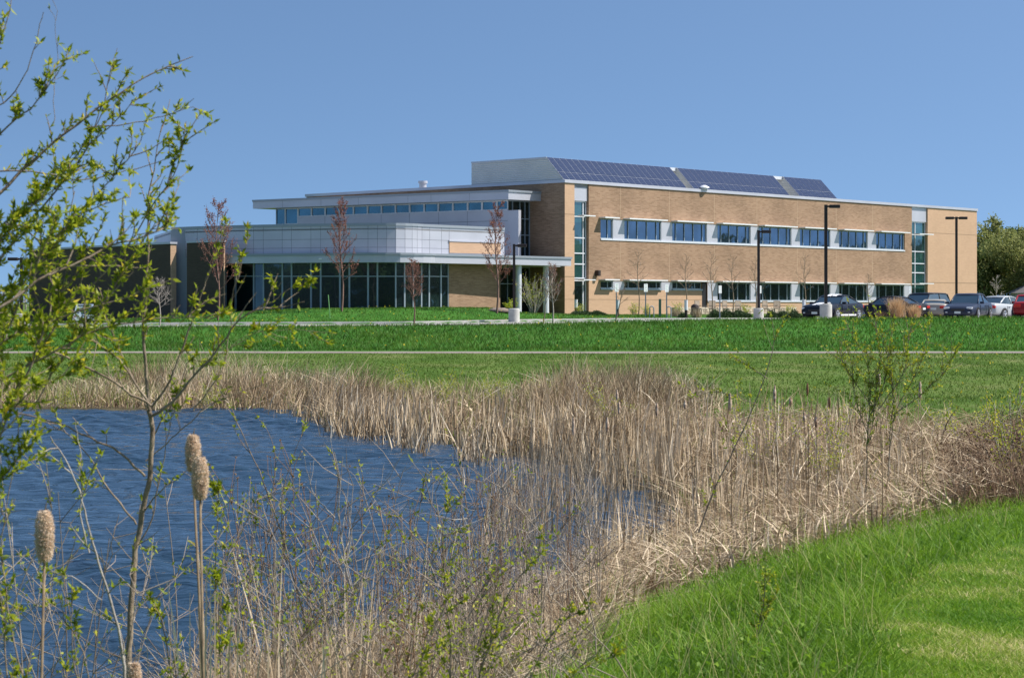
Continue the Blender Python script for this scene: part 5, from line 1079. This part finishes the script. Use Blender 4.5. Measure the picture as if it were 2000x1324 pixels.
# ------------------------------------------------------------------ foreground willows, saplings and cattails
def smooth_path(P, n):
    P = np.asarray(P, float); t = np.r_[0, np.cumsum(np.linalg.norm(np.diff(P, axis=0), axis=1))]; t /= t[-1]; u = np.linspace(0, 1, n)
    # Catmull-Rom through the points
    out = []
    for q in u:
        i = min(np.searchsorted(t, q, side='right')-1, len(P)-2); i = max(i, 0); f = (q-t[i])/(t[i+1]-t[i]+1e-9); p0, p1, p2, p3 = P[max(i-1, 0)], P[i], P[i+1], P[min(i+2, len(P)-1)]
        out.append(.5*((2*p1)+(-p0+p2)*f+(2*p0-5*p1+4*p2-p3)*f*f+(-p0+3*p1-3*p2+p3)*f**3))
    return np.array(out)
def willow(name, label, cat, origin, branches, seed, bark='bark', leafm='leaf', group=None, ls=1.0):
    """branches: (list of (px,py,D), r0, r1, twigs per metre, leaves per twig, twig length)"""
    g = np.random.default_rng(seed); ch = []; LC, LD = [], []; o = np.array(origin)
    for (pts, r0, r1, tw, lf, tl) in branches:
        P = smooth_path([((x-1000)/F*d, d, (YH-y)/F*d) for x, y, d in pts], max(8, len(pts)*5)); P = P+np.cumsum(g.normal(size=P.shape)*.0022, 0)
        n = len(P); ch.append((P-o, np.linspace(r0*.88, r1, n))); seg = np.linalg.norm(np.diff(P, axis=0), axis=1); Lt = seg.sum(); nt_ = g.poisson(Lt*tw)
        for k in range(nt_):
            t = g.uniform(.12, 1); i = t*(n-1); a = min(int(i), n-2); p = P[a]+(P[a+1]-P[a])*(i-a); dm = unit(P[a+1]-P[a])
            d = unit(dm*.8+g.normal(size=3)*.55+[0, 0, .35]); l = tl*g.uniform(.35, 1.3)*1.35; B = [p]
            for j in range(4): d = unit(d+g.normal(size=3)*.12+[0, 0, .05]); B.append(B[-1]+d*l/4)
            B = np.array(B); ch.append((B-o, np.linspace(min(r0*.4, .0022), .0008, 5)))
            m_l = g.poisson(lf)
            for j in range(m_l):
                i2 = g.uniform(.8, 4)-1e-6; a2 = int(i2); q = B[a2]+(B[a2+1]-B[a2])*(i2-a2)
                for _ in range(g.integers(1, 5)): LC.append(q); LD.append(unit(B[a2+1]-B[a2])*.7+g.normal(size=3)*.6)
        m_l = g.poisson(Lt*lf*tw*.18) 
        for j in range(m_l): 
            i2 = g.uniform(.3, 1)*(n-1.001); a2 = int(i2); q = P[a2]+(P[a2+1]-P[a2])*(i2-a2)
            for _ in range(g.integers(1, 4)): LC.append(q); LD.append(unit(P[a2+1]-P[a2])*.5+g.normal(size=3)*.6)
    r = empty(name, origin); tag(r, label, cat, group); V, Q = tubes(ch, 5); link('trunk', np_mesh('trunk', V, Q, smooth=True), M[bark], r)
    if LC:
        LC = np.array(LC); V, Q, A = leaves(LC-o, np.array(LD), ls*g.uniform(.009, .027, len(LC)), ls*g.uniform(.0048, .0095, len(LC)), np.clip(g.normal(size=len(LC))*.27+.42, 0, 1), g)
        link('foliage', np_mesh('foliage', V, Q, dict(rnd=A)), M[leafm], r)
    return r
def B(pts, D, r0, r1, tw, lf, tl, dd=0.0): n = len(pts); return ([(x, y, D+dd*i/(max(n-1, 1))) for i, (x, y) in enumerate(pts)], r0, r1, tw, lf, tl)
willow('willow_shrub', 'leafy willow reaching in from the left edge against the sky', 'willow', ((-200-1000)/F*5.2, 5.2, -1.7), [
    B([(-260,900),(-150,520),(0,390),(68,324),(177,236),(254,190),(317,154),(388,131)], 5.2, .010, .0012, 26, 5, .055, .2),
    B([(-200,600),(-60,340),(0,258),(60,205),(100,150),(122,112)], 5.0, .006, .001, 34, 8, .07),
    B([(-120,420),(-40,150),(0,80),(14,20),(20,-40)], 5.0, .004, .001, 30, 7, .05),
    B([(-120,560),(0,500),(90,390),(170,300),(240,230),(262,190)], 5.3, .005, .001, 30, 7, .07),
    B([(-80,325),(0,331),(100,340),(172,347),(240,335),(335,308)], 5.4, .003, .001, 24, 5, .06),
    B([(170,252),(250,245),(300,238),(392,219)], 5.4, .0022, .0008, 26, 5, .05),
    B([(-200,760),(0,612),(104,535),(198,487),(254,468),(330,455),(365,425)], 4.6, .006, .0015, 26, 6, .07, .3),
    B([(-200,860),(0,670),(60,570),(130,470),(210,370),(270,300),(300,235)], 5.2, .005, .001, 34, 8, .07),
    B([(-100,520),(0,440),(60,395),(130,330),(190,240),(215,140)], 5.5, .004, .001, 30, 7, .06),
    B([(-100,800),(0,668),(97,613),(200,520),(285,400),(330,330),(352,230)], 5.4, .005, .001, 30, 7, .07),
    B([(-100,250),(0,200),(40,150),(75,30)], 5.6, .003, .001, 12, 3, .05),
    B([(-60,560),(0,480),(30,430),(70,400),(130,350)], 4.9, .003, .001, 45, 10, .07),
    B([(-60,700),(0,600),(60,500),(150,420),(240,390)], 4.9, .003, .001, 45, 10, .07),
    B([(105,240),(112,140),(108,30)], 5.3, .0012, .0006, 6, 1, .03)], 101)
willow('willow_shrub', 'willow branches crossing the shaded brick wall at the left', 'willow', ((-100-1000)/F*4.8, 4.8, -1.7), [
    B([(-200,900),(-50,700),(50,640),(160,600),(280,570),(350,540)], 4.8, .005, .001, 34, 8, .07),
    B([(-200,820),(-50,760),(60,700),(170,640),(300,610),(420,620)], 4.9, .005, .001, 30, 7, .07),
    B([(30,780),(60,700),(100,600),(160,520),(200,440)], 5.0, .003, .001, 36, 8, .06),
    B([(60,800),(120,700),(200,600),(250,520),(300,440)], 5.1, .003, .001, 34, 8, .06),
    B([(-100,900),(0,780),(40,700),(60,620),(50,520),(90,440)], 4.7, .004, .001, 38, 9, .07),
    B([(-80,1000),(-20,880),(20,800),(60,760),(140,720)], 4.5, .004, .001, 40, 10, .07),
    B([(-60,1060),(-10,960),(30,900),(50,860)], 4.5, .004, .001, 50, 12, .07),
    B([(-60,660),(30,560),(90,500),(130,440),(150,380)], 5.0, .003, .001, 44, 9, .07),
    B([(-20,800),(40,720),(90,660),(130,600),(150,560)], 5.0, .003, .001, 30, 7, .06),
    B([(-60,470),(20,440),(80,470),(120,560),(200,640)], 5.1, .003, .001, 26, 6, .06)], 102)
willow('willow_sapling', 'slender willow sapling with the thickest trunk, standing left of the paired cattails', 'willow', ((246-1000)/F*5.8, 5.8, -1.95), [
    B([(244,1420),(248,1311),(253,1157),(268,1027),(284,929),(295,831),(292,795)], 5.8, .0115, .0075, 3, 3, .06),
    B([(292,800),(285,720),(280,655),(283,560),(281,421),(295,308),(313,222)], 5.8, .0065, .001, 18, 5, .06),
    B([(294,815),(330,785),(427,676),(478,615),(541,603),(592,590)], 5.8, .0055, .001, 10, 2, .07),
    B([(478,615),(520,592),(560,567),(606,545)], 5.8, .0015, .0008, 32, 7, .04),
    B([(292,800),(330,750),(366,651),(400,543),(420,480),(440,430)], 5.8, .0045, .001, 14, 5, .06),
    B([(380,800),(430,720),(445,643),(457,576),(472,531),(485,455)], 5.9, .0025, .0007, 16, 4, .05),
    B([(330,782),(420,700),(505,650),(560,645),(642,651)], 6.0, .0018, .0006, 22, 5, .05),
    B([(284,929),(240,890),(191,867),(83,815),(-20,790)], 5.8, .0045, .0015, 8, 4, .08),
    B([(268,1027),(210,950),(150,860),(80,820)], 5.7, .0035, .001, 10, 5, .08),
    B([(293,795),(220,745),(120,700),(30,640),(-60,590)], 5.6, .0045, .0015, 18, 6, .07),
    B([(288,780),(230,700),(160,640),(110,560),(60,480)], 5.7, .004, .001, 24, 7, .07),
    B([(292,800),(250,720),(215,640),(190,560)], 5.9, .003, .001, 20, 6, .06),
    B([(270,1015),(320,960),(375,925)], 5.8, .003, .001, 12, 3, .08),
    B([(290,860),(330,800),(350,740),(360,700)], 5.9, .003, .001, 22, 8, .06),
    B([(284,900),(330,860),(400,800),(470,770),(560,740)], 6.0, .0025, .0008, 7, 2, .08),
    B([(262,1070),(300,1010),(330,900),(340,820)], 5.9, .003, .001, 10, 4, .06)], 103)
willow('willow_sapling', 'thin willow sapling bending left between the left cattail and the main trunk', 'willow', ((238-1000)/F*5.4, 5.4, -1.9), [
    B([(244,1430),(240,1324),(227,1254),(175,1079),(134,950),(77,852)], 5.4, .006, .0015, 9, 4, .08),
    B([(175,1079),(160,1000),(165,900),(150,820)], 5.5, .003, .001, 12, 5, .06),
    B([(200,1170),(130,1120),(60,1180),(0,1260)], 5.3, .002, .001, 12, 5, .06)], 104, 'bark_pale')
willow('willow_sapling', 'low leafy willow shoots in the lower left corner', 'willow', ((30-1000)/F*4.8, 4.8, -1.8), [
    B([(60,1420),(30,1250),(10,1100),(20,980),(40,900)], 4.8, .003, .001, 18, 6, .06), B([(20,1430),(0,1200),(-20,1000)], 4.8, .003, .001, 20, 6, .06),
    B([(180,1420),(170,1300),(130,1220),(80,1180)], 5.0, .003, .001, 14, 5, .06), B([(200,1430),(150,1320),(140,1200),(150,1130)], 5.2, .0025, .001, 14, 6, .05)], 105)
willow('willow_sapling', 'leafy willow shoot just right of the paired cattails', 'willow', ((430-1000)/F*6, 6.0, -1.95), [
    B([(440,1430),(430,1300),(420,1150),(425,1050),(430,960)], 6.0, .0035, .001, 26, 7, .05), B([(330,1430),(320,1300),(300,1180),(230,1130)], 6.0, .0035, .001, 18, 7, .06),
    B([(350,1430),(345,1320),(330,1240),(300,1180)], 6.0, .003, .001, 18, 7, .05), B([(480,1430),(470,1300),(430,1180),(420,1120)], 6.2, .003, .001, 14, 5, .06)], 106)
willow('willow_sapling', 'sparse willow sapling over the middle of the pond with a few green leaves', 'willow', ((600-1000)/F*8, 8, -2.2), [
    B([(610,1440),(600,1250),(560,1100),(520,970),(470,850),(430,760)], 8, .006, .0012, 6, 2.5, .12), B([(560,1100),(550,980),(570,900),(592,845)], 8, .003, .001, 8, 4, .08),
    B([(580,1170),(640,1050),(660,940),(650,880)], 8.2, .003, .001, 7, 3, .1), B([(520,1000),(540,900),(520,830)], 8, .002, .001, 8, 4, .08), B([(600,1300),(540,1180),(500,1050),(480,960)], 8, .003, .001, 8, 4, .09)], 107)
willow('bare_sapling', 'pale bare branching sapling right of centre in the pond foreground', 'sapling', ((705-1000)/F*8, 8, -2.2), [
    B([(720,1440),(705,1250),(670,1120),(655,1010),(665,900)], 8, .007, .0012, 16, 0, .16), B([(665,1100),(700,1000),(760,930),(790,880)], 8, .003, .001, 14, 0, .12), B([(655,1010),(610,960),(600,900)], 8, .003, .001, 14, 0, .1),
    B([(760,1430),(790,1250),(860,1080),(930,1010),(960,960)], 8.4, .006, .001, 14, 0, .14), B([(690,1180),(740,1100),(800,1050)], 8, .0025, .001, 12, 0, .12)], 108, 'bark_pale')
willow('leafy_sapling', 'leafy sapling at the bottom centre with bright green shoots', 'sapling', ((900-1000)/F*6.6, 6.6, -1.95), [
    B([(870,1440),(880,1300),(870,1150),(862,1050),(880,970)], 6.6, .004, .001, 22, 6, .06), B([(900,1430),(960,1250),(1000,1150),(1060,1080)], 6.6, .004, .001, 28, 7, .07), B([(830,1430),(830,1330),(850,1230),(940,1160)], 6.4, .003, .001, 30, 7, .06),
    B([(1000,1430),(1040,1300),(1100,1210),(1180,1180)], 6.6, .003, .001, 26, 6, .06), B([(700,1430),(740,1340),(800,1310),(860,1260)], 6.4, .003, .001, 22, 6, .06), B([(1040,1440),(1120,1320),(1200,1280)], 6.6, .003, .001, 22, 6, .05)], 109, 'bark', 'leaf')
willow('leafy_sapling', 'small yellow-green maple-like seedling standing in the long grass', 'sapling', ((1480-1000)/F*10, 10, -1.72), [
    B([(1472,1330),(1478,1250),(1490,1180),(1492,1120)], 10, .004, .0015, 30, 7, .07), B([(1480,1240),(1500,1180),(1515,1150)], 10, .003, .001, 24, 7, .06)], 110, 'bark', 'leaf_y')
willow('yellow_leaved_sapling', 'thin dark sapling leaning right out of the reed thicket, with yellow-green leaves', 'sapling', ((1372-1000)/F*17, 17, -2.3), [
    B([(1365,1040),(1395,960),(1430,890),(1470,800),(1500,720),(1515,650)], 17, .009, .003, 9, 4, .25), B([(1500,740),(1460,710),(1435,700)], 17, .005, .002, 14, 5, .15), B([(1480,790),(1400,760),(1360,770)], 17, .004, .002, 10, 4, .15)], 111, 'bark', 'leaf_y', ls=1.7)
def big_shrub():
    D = 18; br = []
    for pts in ([(1692,960),(1695,860),(1700,780),(1690,700),(1655,640)], [(1700,860),(1710,760),(1715,690),(1705,640)], [(1735,930),(1738,860),(1750,800),(1790,720),(1812,640)], [(1738,860),(1745,780),(1735,700),(1720,650)],
                [(1745,810),(1800,770),(1840,730),(1865,690)], [(1700,790),(1660,730),(1640,690)], [(1715,800),(1760,740),(1775,690),(1780,650)], [(1697,820),(1725,760),(1735,690),(1745,640)], [(1695,850),(1670,770),(1665,700)]):
        br.append(B(pts, D, .0055, .0018, 30, 5, .20))
    return br
willow('yellow_leaved_sapling', 'many-branched dark sapling with tiny yellow leaves rising from the thicket before the cars', 'sapling', ((1712-1000)/F*18, 18, -2.15), big_shrub(), 112, 'bark', 'leaf_y', ls=1.5)
# foreground cattails
def cattail(px, py, D, ln_px, label, group, lean=0, col='fluff', ragged=True, w=1.0, foot=None):
    g = random.Random(int(px*7+py)); z = (YH-py)/F*D; x = (px-1000)/F*D; half = ln_px/F*D/2; zg = max(gz(x, D), ZW-.1); r = root('cattail', (x-lean*(z-zg), D, zg)); tag(r, label, 'cattail', group)
    f = x-lean*(z-zg)
    m = MB(); m.tube([(f, D, zg-.05), (f+lean*(z-zg)*.5+.01, D, (z+zg)/2), (x, D, z-half*.8)], [.0045, .004, .003], 6); m.build('stalk', M['straw_solid'], r, smooth=True)
    m = MB(); n, sg = 14, 16; base = half*.34*w if ragged else half*.22
    rad = max(min(base, .019), .007)
    for i in range(n+1):
        t = i/n; zz = z-half+2*half*t; rr = rad*min(1, math.sin(math.pi*min(max(t, .02), .98))**.35)*(1+(.16 if ragged else .03)*math.sin(t*6.5+px)+(.10*math.sin(t*17+px*2) if ragged else 0))
        for k in range(sg): a = 2*math.pi*k/sg; q = rr*(.9+(g.uniform(-.1, .1) if ragged else 0)); m.v.append((x+q*math.cos(a), D+q*math.sin(a), zz+(g.uniform(-.002, .002) if ragged else 0)))
    for i in range(n):
        for k in range(sg): q = (k+1) % sg; m.f.append((i*sg+k, i*sg+q, (i+1)*sg+q, (i+1)*sg+k))
    sh_ = m.build('seed_head', M[col], r, smooth=True)
    m = MB(); m.tube([(x, D, z+half*.9), (x+half*.08, D, z+half*1.28)], [.0022, .0008], 5); m.build('spike_tip', M['straw_solid'], r)
    if ragged and D < 8:
        gg = np.random.default_rng(int(px)); nf_ = 2600; t = gg.uniform(.02, .98, nf_); a = gg.uniform(0, 6.283, nf_); rr = rad*np.sin(np.pi*t)**.35*(.86+.12*vnoise(a*2, t*9, 1.0, int(px))); dr = np.stack([np.cos(a), np.sin(a), gg.normal(size=nf_)*.5-.2], 1)
        c_ = np.stack([rr*np.cos(a)+x-(x-lean*(z-zg)), rr*np.sin(a), z-half+2*half*t-zg], 1); Vf, Qf, Af = leaves(c_, dr+gg.normal(size=(nf_, 3))*.35, gg.uniform(.003, .010, nf_), .0016, gg.uniform(.2, 1, nf_), gg)
        link('seed_fluff', np_mesh('seed_fluff', Vf, Qf, dict(rnd=Af)), M['fluff_hair'], sh_)
M['twig'] = noisy('twig_bark', [(.35,(.14,.105,.08)),(.65,(.36,.30,.24))], 3, .9)
M['fluff_hair'] = leafmat('fluff_hair', [(0,(.55,.37,.24)),(.5,(.76,.58,.42)),(1,(.88,.78,.64))], .35, .9)
M['straw_solid'] = noisy('cattail_stalk', [(.3,(.13,.085,.045)),(.7,(.26,.19,.11))], 30, .8); M['brown_head'] = noisy('brown_head', [(.3,(.13,.06,.03)),(.7,(.2,.10,.05))], 40, .9)
GC = 'large fluffy cattails in the foreground'; GM = 'cattails in the reed thicket'
cattail(377, 885, 5.0, 75, 'fluffy cattail head behind and left of its twin, right of the main sapling trunk', GC, -.03); cattail(391, 934, 4.9, 84, 'fluffy pale cattail head in front of its twin, right of the main sapling trunk', GC, .0)
cattail(87, 1046, 4.6, 102, 'large fluffy cattail alone near the left edge', GC, .04); cattail(262, 1322, 4.4, 60, 'fluffy cattail head cut by the bottom edge at the left', GC, 0)
for p, y, d, l, lb, c in [(1120,833,22,36,'fluffy cattail above the fresh green shoots left of the thicket','fluff'),(1209,797,24,24,'short cattail left of the leaning one in the middle of the thicket','fluff'),(1205,772,26,22,'small cattail highest in the pair over the middle bank','fluff'),
        (1283,800,23,26,'round fluffy cattail head over the back of the thicket','fluff'),(1186,830,22,32,'fluffy cattail between the green shoots and the thicket','fluff'),(1426,785,21,34,'fluffy cattail left of the leaning dark sapling','fluff'),
        (1513,770,23,36,'fluffy cattail right beside the leaning dark sapling top','fluff'),(1544,784,23,20,'short round cattail right of the leaning dark sapling','fluff'),(1571,814,22,20,'small pale cattail in front of the slender brown one','fluff'),
        (1594,826,22,24,'ragged pale cattail lowest in the middle of the thicket','fluff'),(1717,742,20,26,'pale cattail among the branches of the yellow-leaved sapling','fluff'),(1797,762,21,34,'slim pale cattail right of the yellow-leaved sapling','fluff'),
        (1577,760,22,24,'slender dark brown cattail over the thicket','brown_head'),(1620,786,22,22,'slender brown cattail right of the pale ragged one','brown_head'),(1338,790,22,18,'small cattail over the thicket behind the round fluffy one','fluff')]:
    cattail(p, y, d, l, lb, GM, random.uniform(-.03, .03), c, c == 'fluff', 1.15)
# cattail leaves standing among the foreground heads
g = np.random.default_rng(77); pxs = np.array([375,365,400,410,425,440,360,395,455,470,300,520,560,470,620,250,640,1055]); tops = np.array([1130,1150,1120,1170,1150,1160,1200,1090,1180,1200,1250,1220,1240,1280,1260,1290,1230,930])
Ds = g.uniform(5.2, 6.6, len(pxs)); Ds[-1] = 11; x = (pxs-1000)/F*Ds; b = np.stack([x, Ds, np.maximum(ground(x, Ds), ZW)], 1); h = (YH-tops)/F*Ds-b[:, 2]
V, Q, A = blades(b, h, g.uniform(.008, .013, len(b)), g.normal(size=(len(b), 2))*.04, .04, 5, g.uniform(.5, 1, len(b)), g, face=g.uniform(-.4, .4, len(b)))
tag(link('cattail_leaves', np_mesh('cattail_leaves', V, Q, dict(rnd=A)), M['reed']), 'pale dead cattail leaves standing at the foot of the foreground cattails', 'dead leaves', kind='stuff')
# thin weeds with button-like heads over the pond
g = np.random.default_rng(78); ch = []; hd = []
for (p0, p1, y0, y1, d0, d1, n) in ((450,760,930,1120,8,10,26), (700,850,1080,1200,7,8,10), (920,1130,890,980,13,16,26), (480,1000,960,1150,8,11,30)):
    for _ in range(n):
        p, y, d = g.uniform(p0, p1), g.uniform(y0, y1), g.uniform(d0, d1); top = np.array([(p-1000)/F*d, d, (YH-y)/F*d]); bx = top[0]+g.normal()*.06; zb = max(gz(bx, d), ZW)-.03
        P = smooth_path([(bx, d, zb), (bx+(top[0]-bx)*.3+g.normal()*.01, d, zb+(top[2]-zb)*.5), tuple(top)], 7); ch.append((P, np.linspace(.0028, .0012, 7))); hd.append((top, 1))
        for k in range(g.integers(2, 7)):
            a = P[g.integers(3, 7)]; e = a+np.array([g.normal()*.07, g.normal()*.05, g.uniform(.04, .16)]); ch.append((np.array([a, (a+e)/2+g.normal(size=3)*.006, e]), np.array([.0014, .0012, .0009]))); hd.append((e, .6))
V, Q = tubes(ch, 4); tag(link('dry_weeds', np_mesh('dry_weeds', V, Q, dict(rnd=np.full(len(V), .45))), M['reed_brown']), 'thin dry branching weeds with button heads over the near pond water', 'dry weeds', kind='stuff')
C_ = np.array([h_[0] for h_ in hd]); K = np.array([h_[1] for h_ in hd]); c = np.repeat(C_, 14, 0); V, Q, A = leaves(c, g.normal(size=(len(c), 3)), np.repeat(K, 14)*.009, .006, g.uniform(.4, 1, len(c)), g)
tag(link('weed_buttons', np_mesh('weed_buttons', V, Q, dict(rnd=A)), M['reed_brown']), 'brown button-like seed heads of the dry weeds over the pond', 'seed heads', kind='stuff')

# tangle of fine twigs and shoots over the near water (uncountable), and small green shrubs on the banks
g = np.random.default_rng(91); ch = []; LC, LD = [], []
for (p0, p1, y0, y1, d0, d1, n, lv) in ((-60, 560, 920, 1250, 5.5, 9, 38, .7), (420, 1000, 920, 1250, 7, 11, 60, .6), (850, 1180, 900, 1100, 13, 17, 60, .25), (550, 1150, 1120, 1300, 6.5, 8.5, 50, .9)):
    for _ in range(n):
        p, y, d = g.uniform(p0, p1), g.uniform(y0, y1), g.uniform(d0, d1); k = d/7; top = np.array([(p-1000)/F*d, d, (YH-y)/F*d]); bx = top[0]+g.normal()*.18; zb = max(gz(bx, d), ZW)-.03
        P = smooth_path([(bx, d, zb), (bx+(top[0]-bx)*.2+g.normal()*.04, d, zb+(top[2]-zb)*.45), tuple(top)], 9); ch.append((P, np.linspace(.0036, .0011, 9)*k**.5)); green = g.uniform() < lv
        for q in range(g.integers(4, 12)):
            a = P[g.integers(3, 9)]; e = a+np.array([g.normal()*.11, g.normal()*.08, g.uniform(.04, .2)])*k**.5; mid = (a+e)/2+g.normal(size=3)*.012; ch.append((np.array([a, mid, e]), np.array([.0017, .0013, .0008])*k**.5))
            if g.uniform() < .5: e2 = mid+np.array([g.normal()*.06, g.normal()*.05, g.uniform(.01, .09)])*k**.5; ch.append((np.array([mid, (mid+e2)/2, e2]), np.array([.0011, .0009, .0006])*k**.5))
            if green:
                for j in range(g.integers(2, 8)): LC.append(mid+(e-mid)*g.uniform()); LD.append(g.normal(size=3)+[0, 0, .5])
V, Q = tubes(ch, 4); tag(link('twig_tangle', np_mesh('twig_tangle', V, Q), M['twig']), 'tangle of fine pale twigs rising over the near pond water', 'twigs', kind='stuff')
LC = np.array(LC); k = (LC[:, 1]/7)**.5; V, Q, A = leaves(LC, np.array(LD), g.uniform(.012, .026, len(LC))*k, .010*k, np.clip(g.normal(size=len(LC))*.25+.4, 0, 1), g)
tag(link('twig_leaves', np_mesh('twig_leaves', V, Q, dict(rnd=A)), M['leaf']), 'scattered young green leaves on the fine twigs over the near water', 'leaves', kind='stuff')
for i, (p, d, yt, w_, lb) in enumerate([(800,50,700,.7,'sparse yellow-green shrub at the middle of the far bank'),(868,49,705,.5,'thin budding shrub right of the middle far-bank shrub'),(1088,46,722,.7,'budding shrub behind the fresh green patch of the far bank'),(960,47,712,.5,'thin budding shrub left of the green patch on the far bank'),
        (1205,38,735,.6,'budding shrub at the left edge of the reed thicket'),(130,54,745,.9,'low green shrub on the far bank behind the willow'),(410,53,720,.6,'thin green shrub on the far bank right of the main sapling'),(1480,30,740,.7,'budding shrub behind the leaning dark sapling'),(1615,27,775,.5,'small budding shrub left of the yellow-leaved sapling'),(1890,30,740,.9,'yellow-green shrub in the lawn edge at the far right of the thicket'),(1975,22,700,.3,'tall thin budding stems at the right edge')]):
    shrub('bank_shrub', lb, p, d, yt, w_, 9, seed=200+i, nl=3, leaf=(.035, .02), r0=.006, twig=.003, group='budding shrubs among the reeds', sub_n=7)

b = np.concatenate([field(-100, 2100, 85, 100.5, 130), field(-100, 1250, 114, 125, 120), field(1300, 2100, 50, 80, 60)]); n = len(b)*4
V, Q, A = leaves(np.repeat(b, 4, 0)+gr.normal(size=(n, 3))*.012+[0, 0, .17], gr.normal(size=(n, 3)), .045, .04, gr.uniform(.6, 1, n), gr)
M['dandelion'] = leafmat('dandelion', [(0,(.6,.45,.02)),(1,(.8,.62,.04))], .2, .6)
tag(link('dandelions', np_mesh('dandelions', V, Q, dict(rnd=A)), M['dandelion']), 'tiny yellow dandelions dotted over the lawns', 'flowers', kind='stuff')
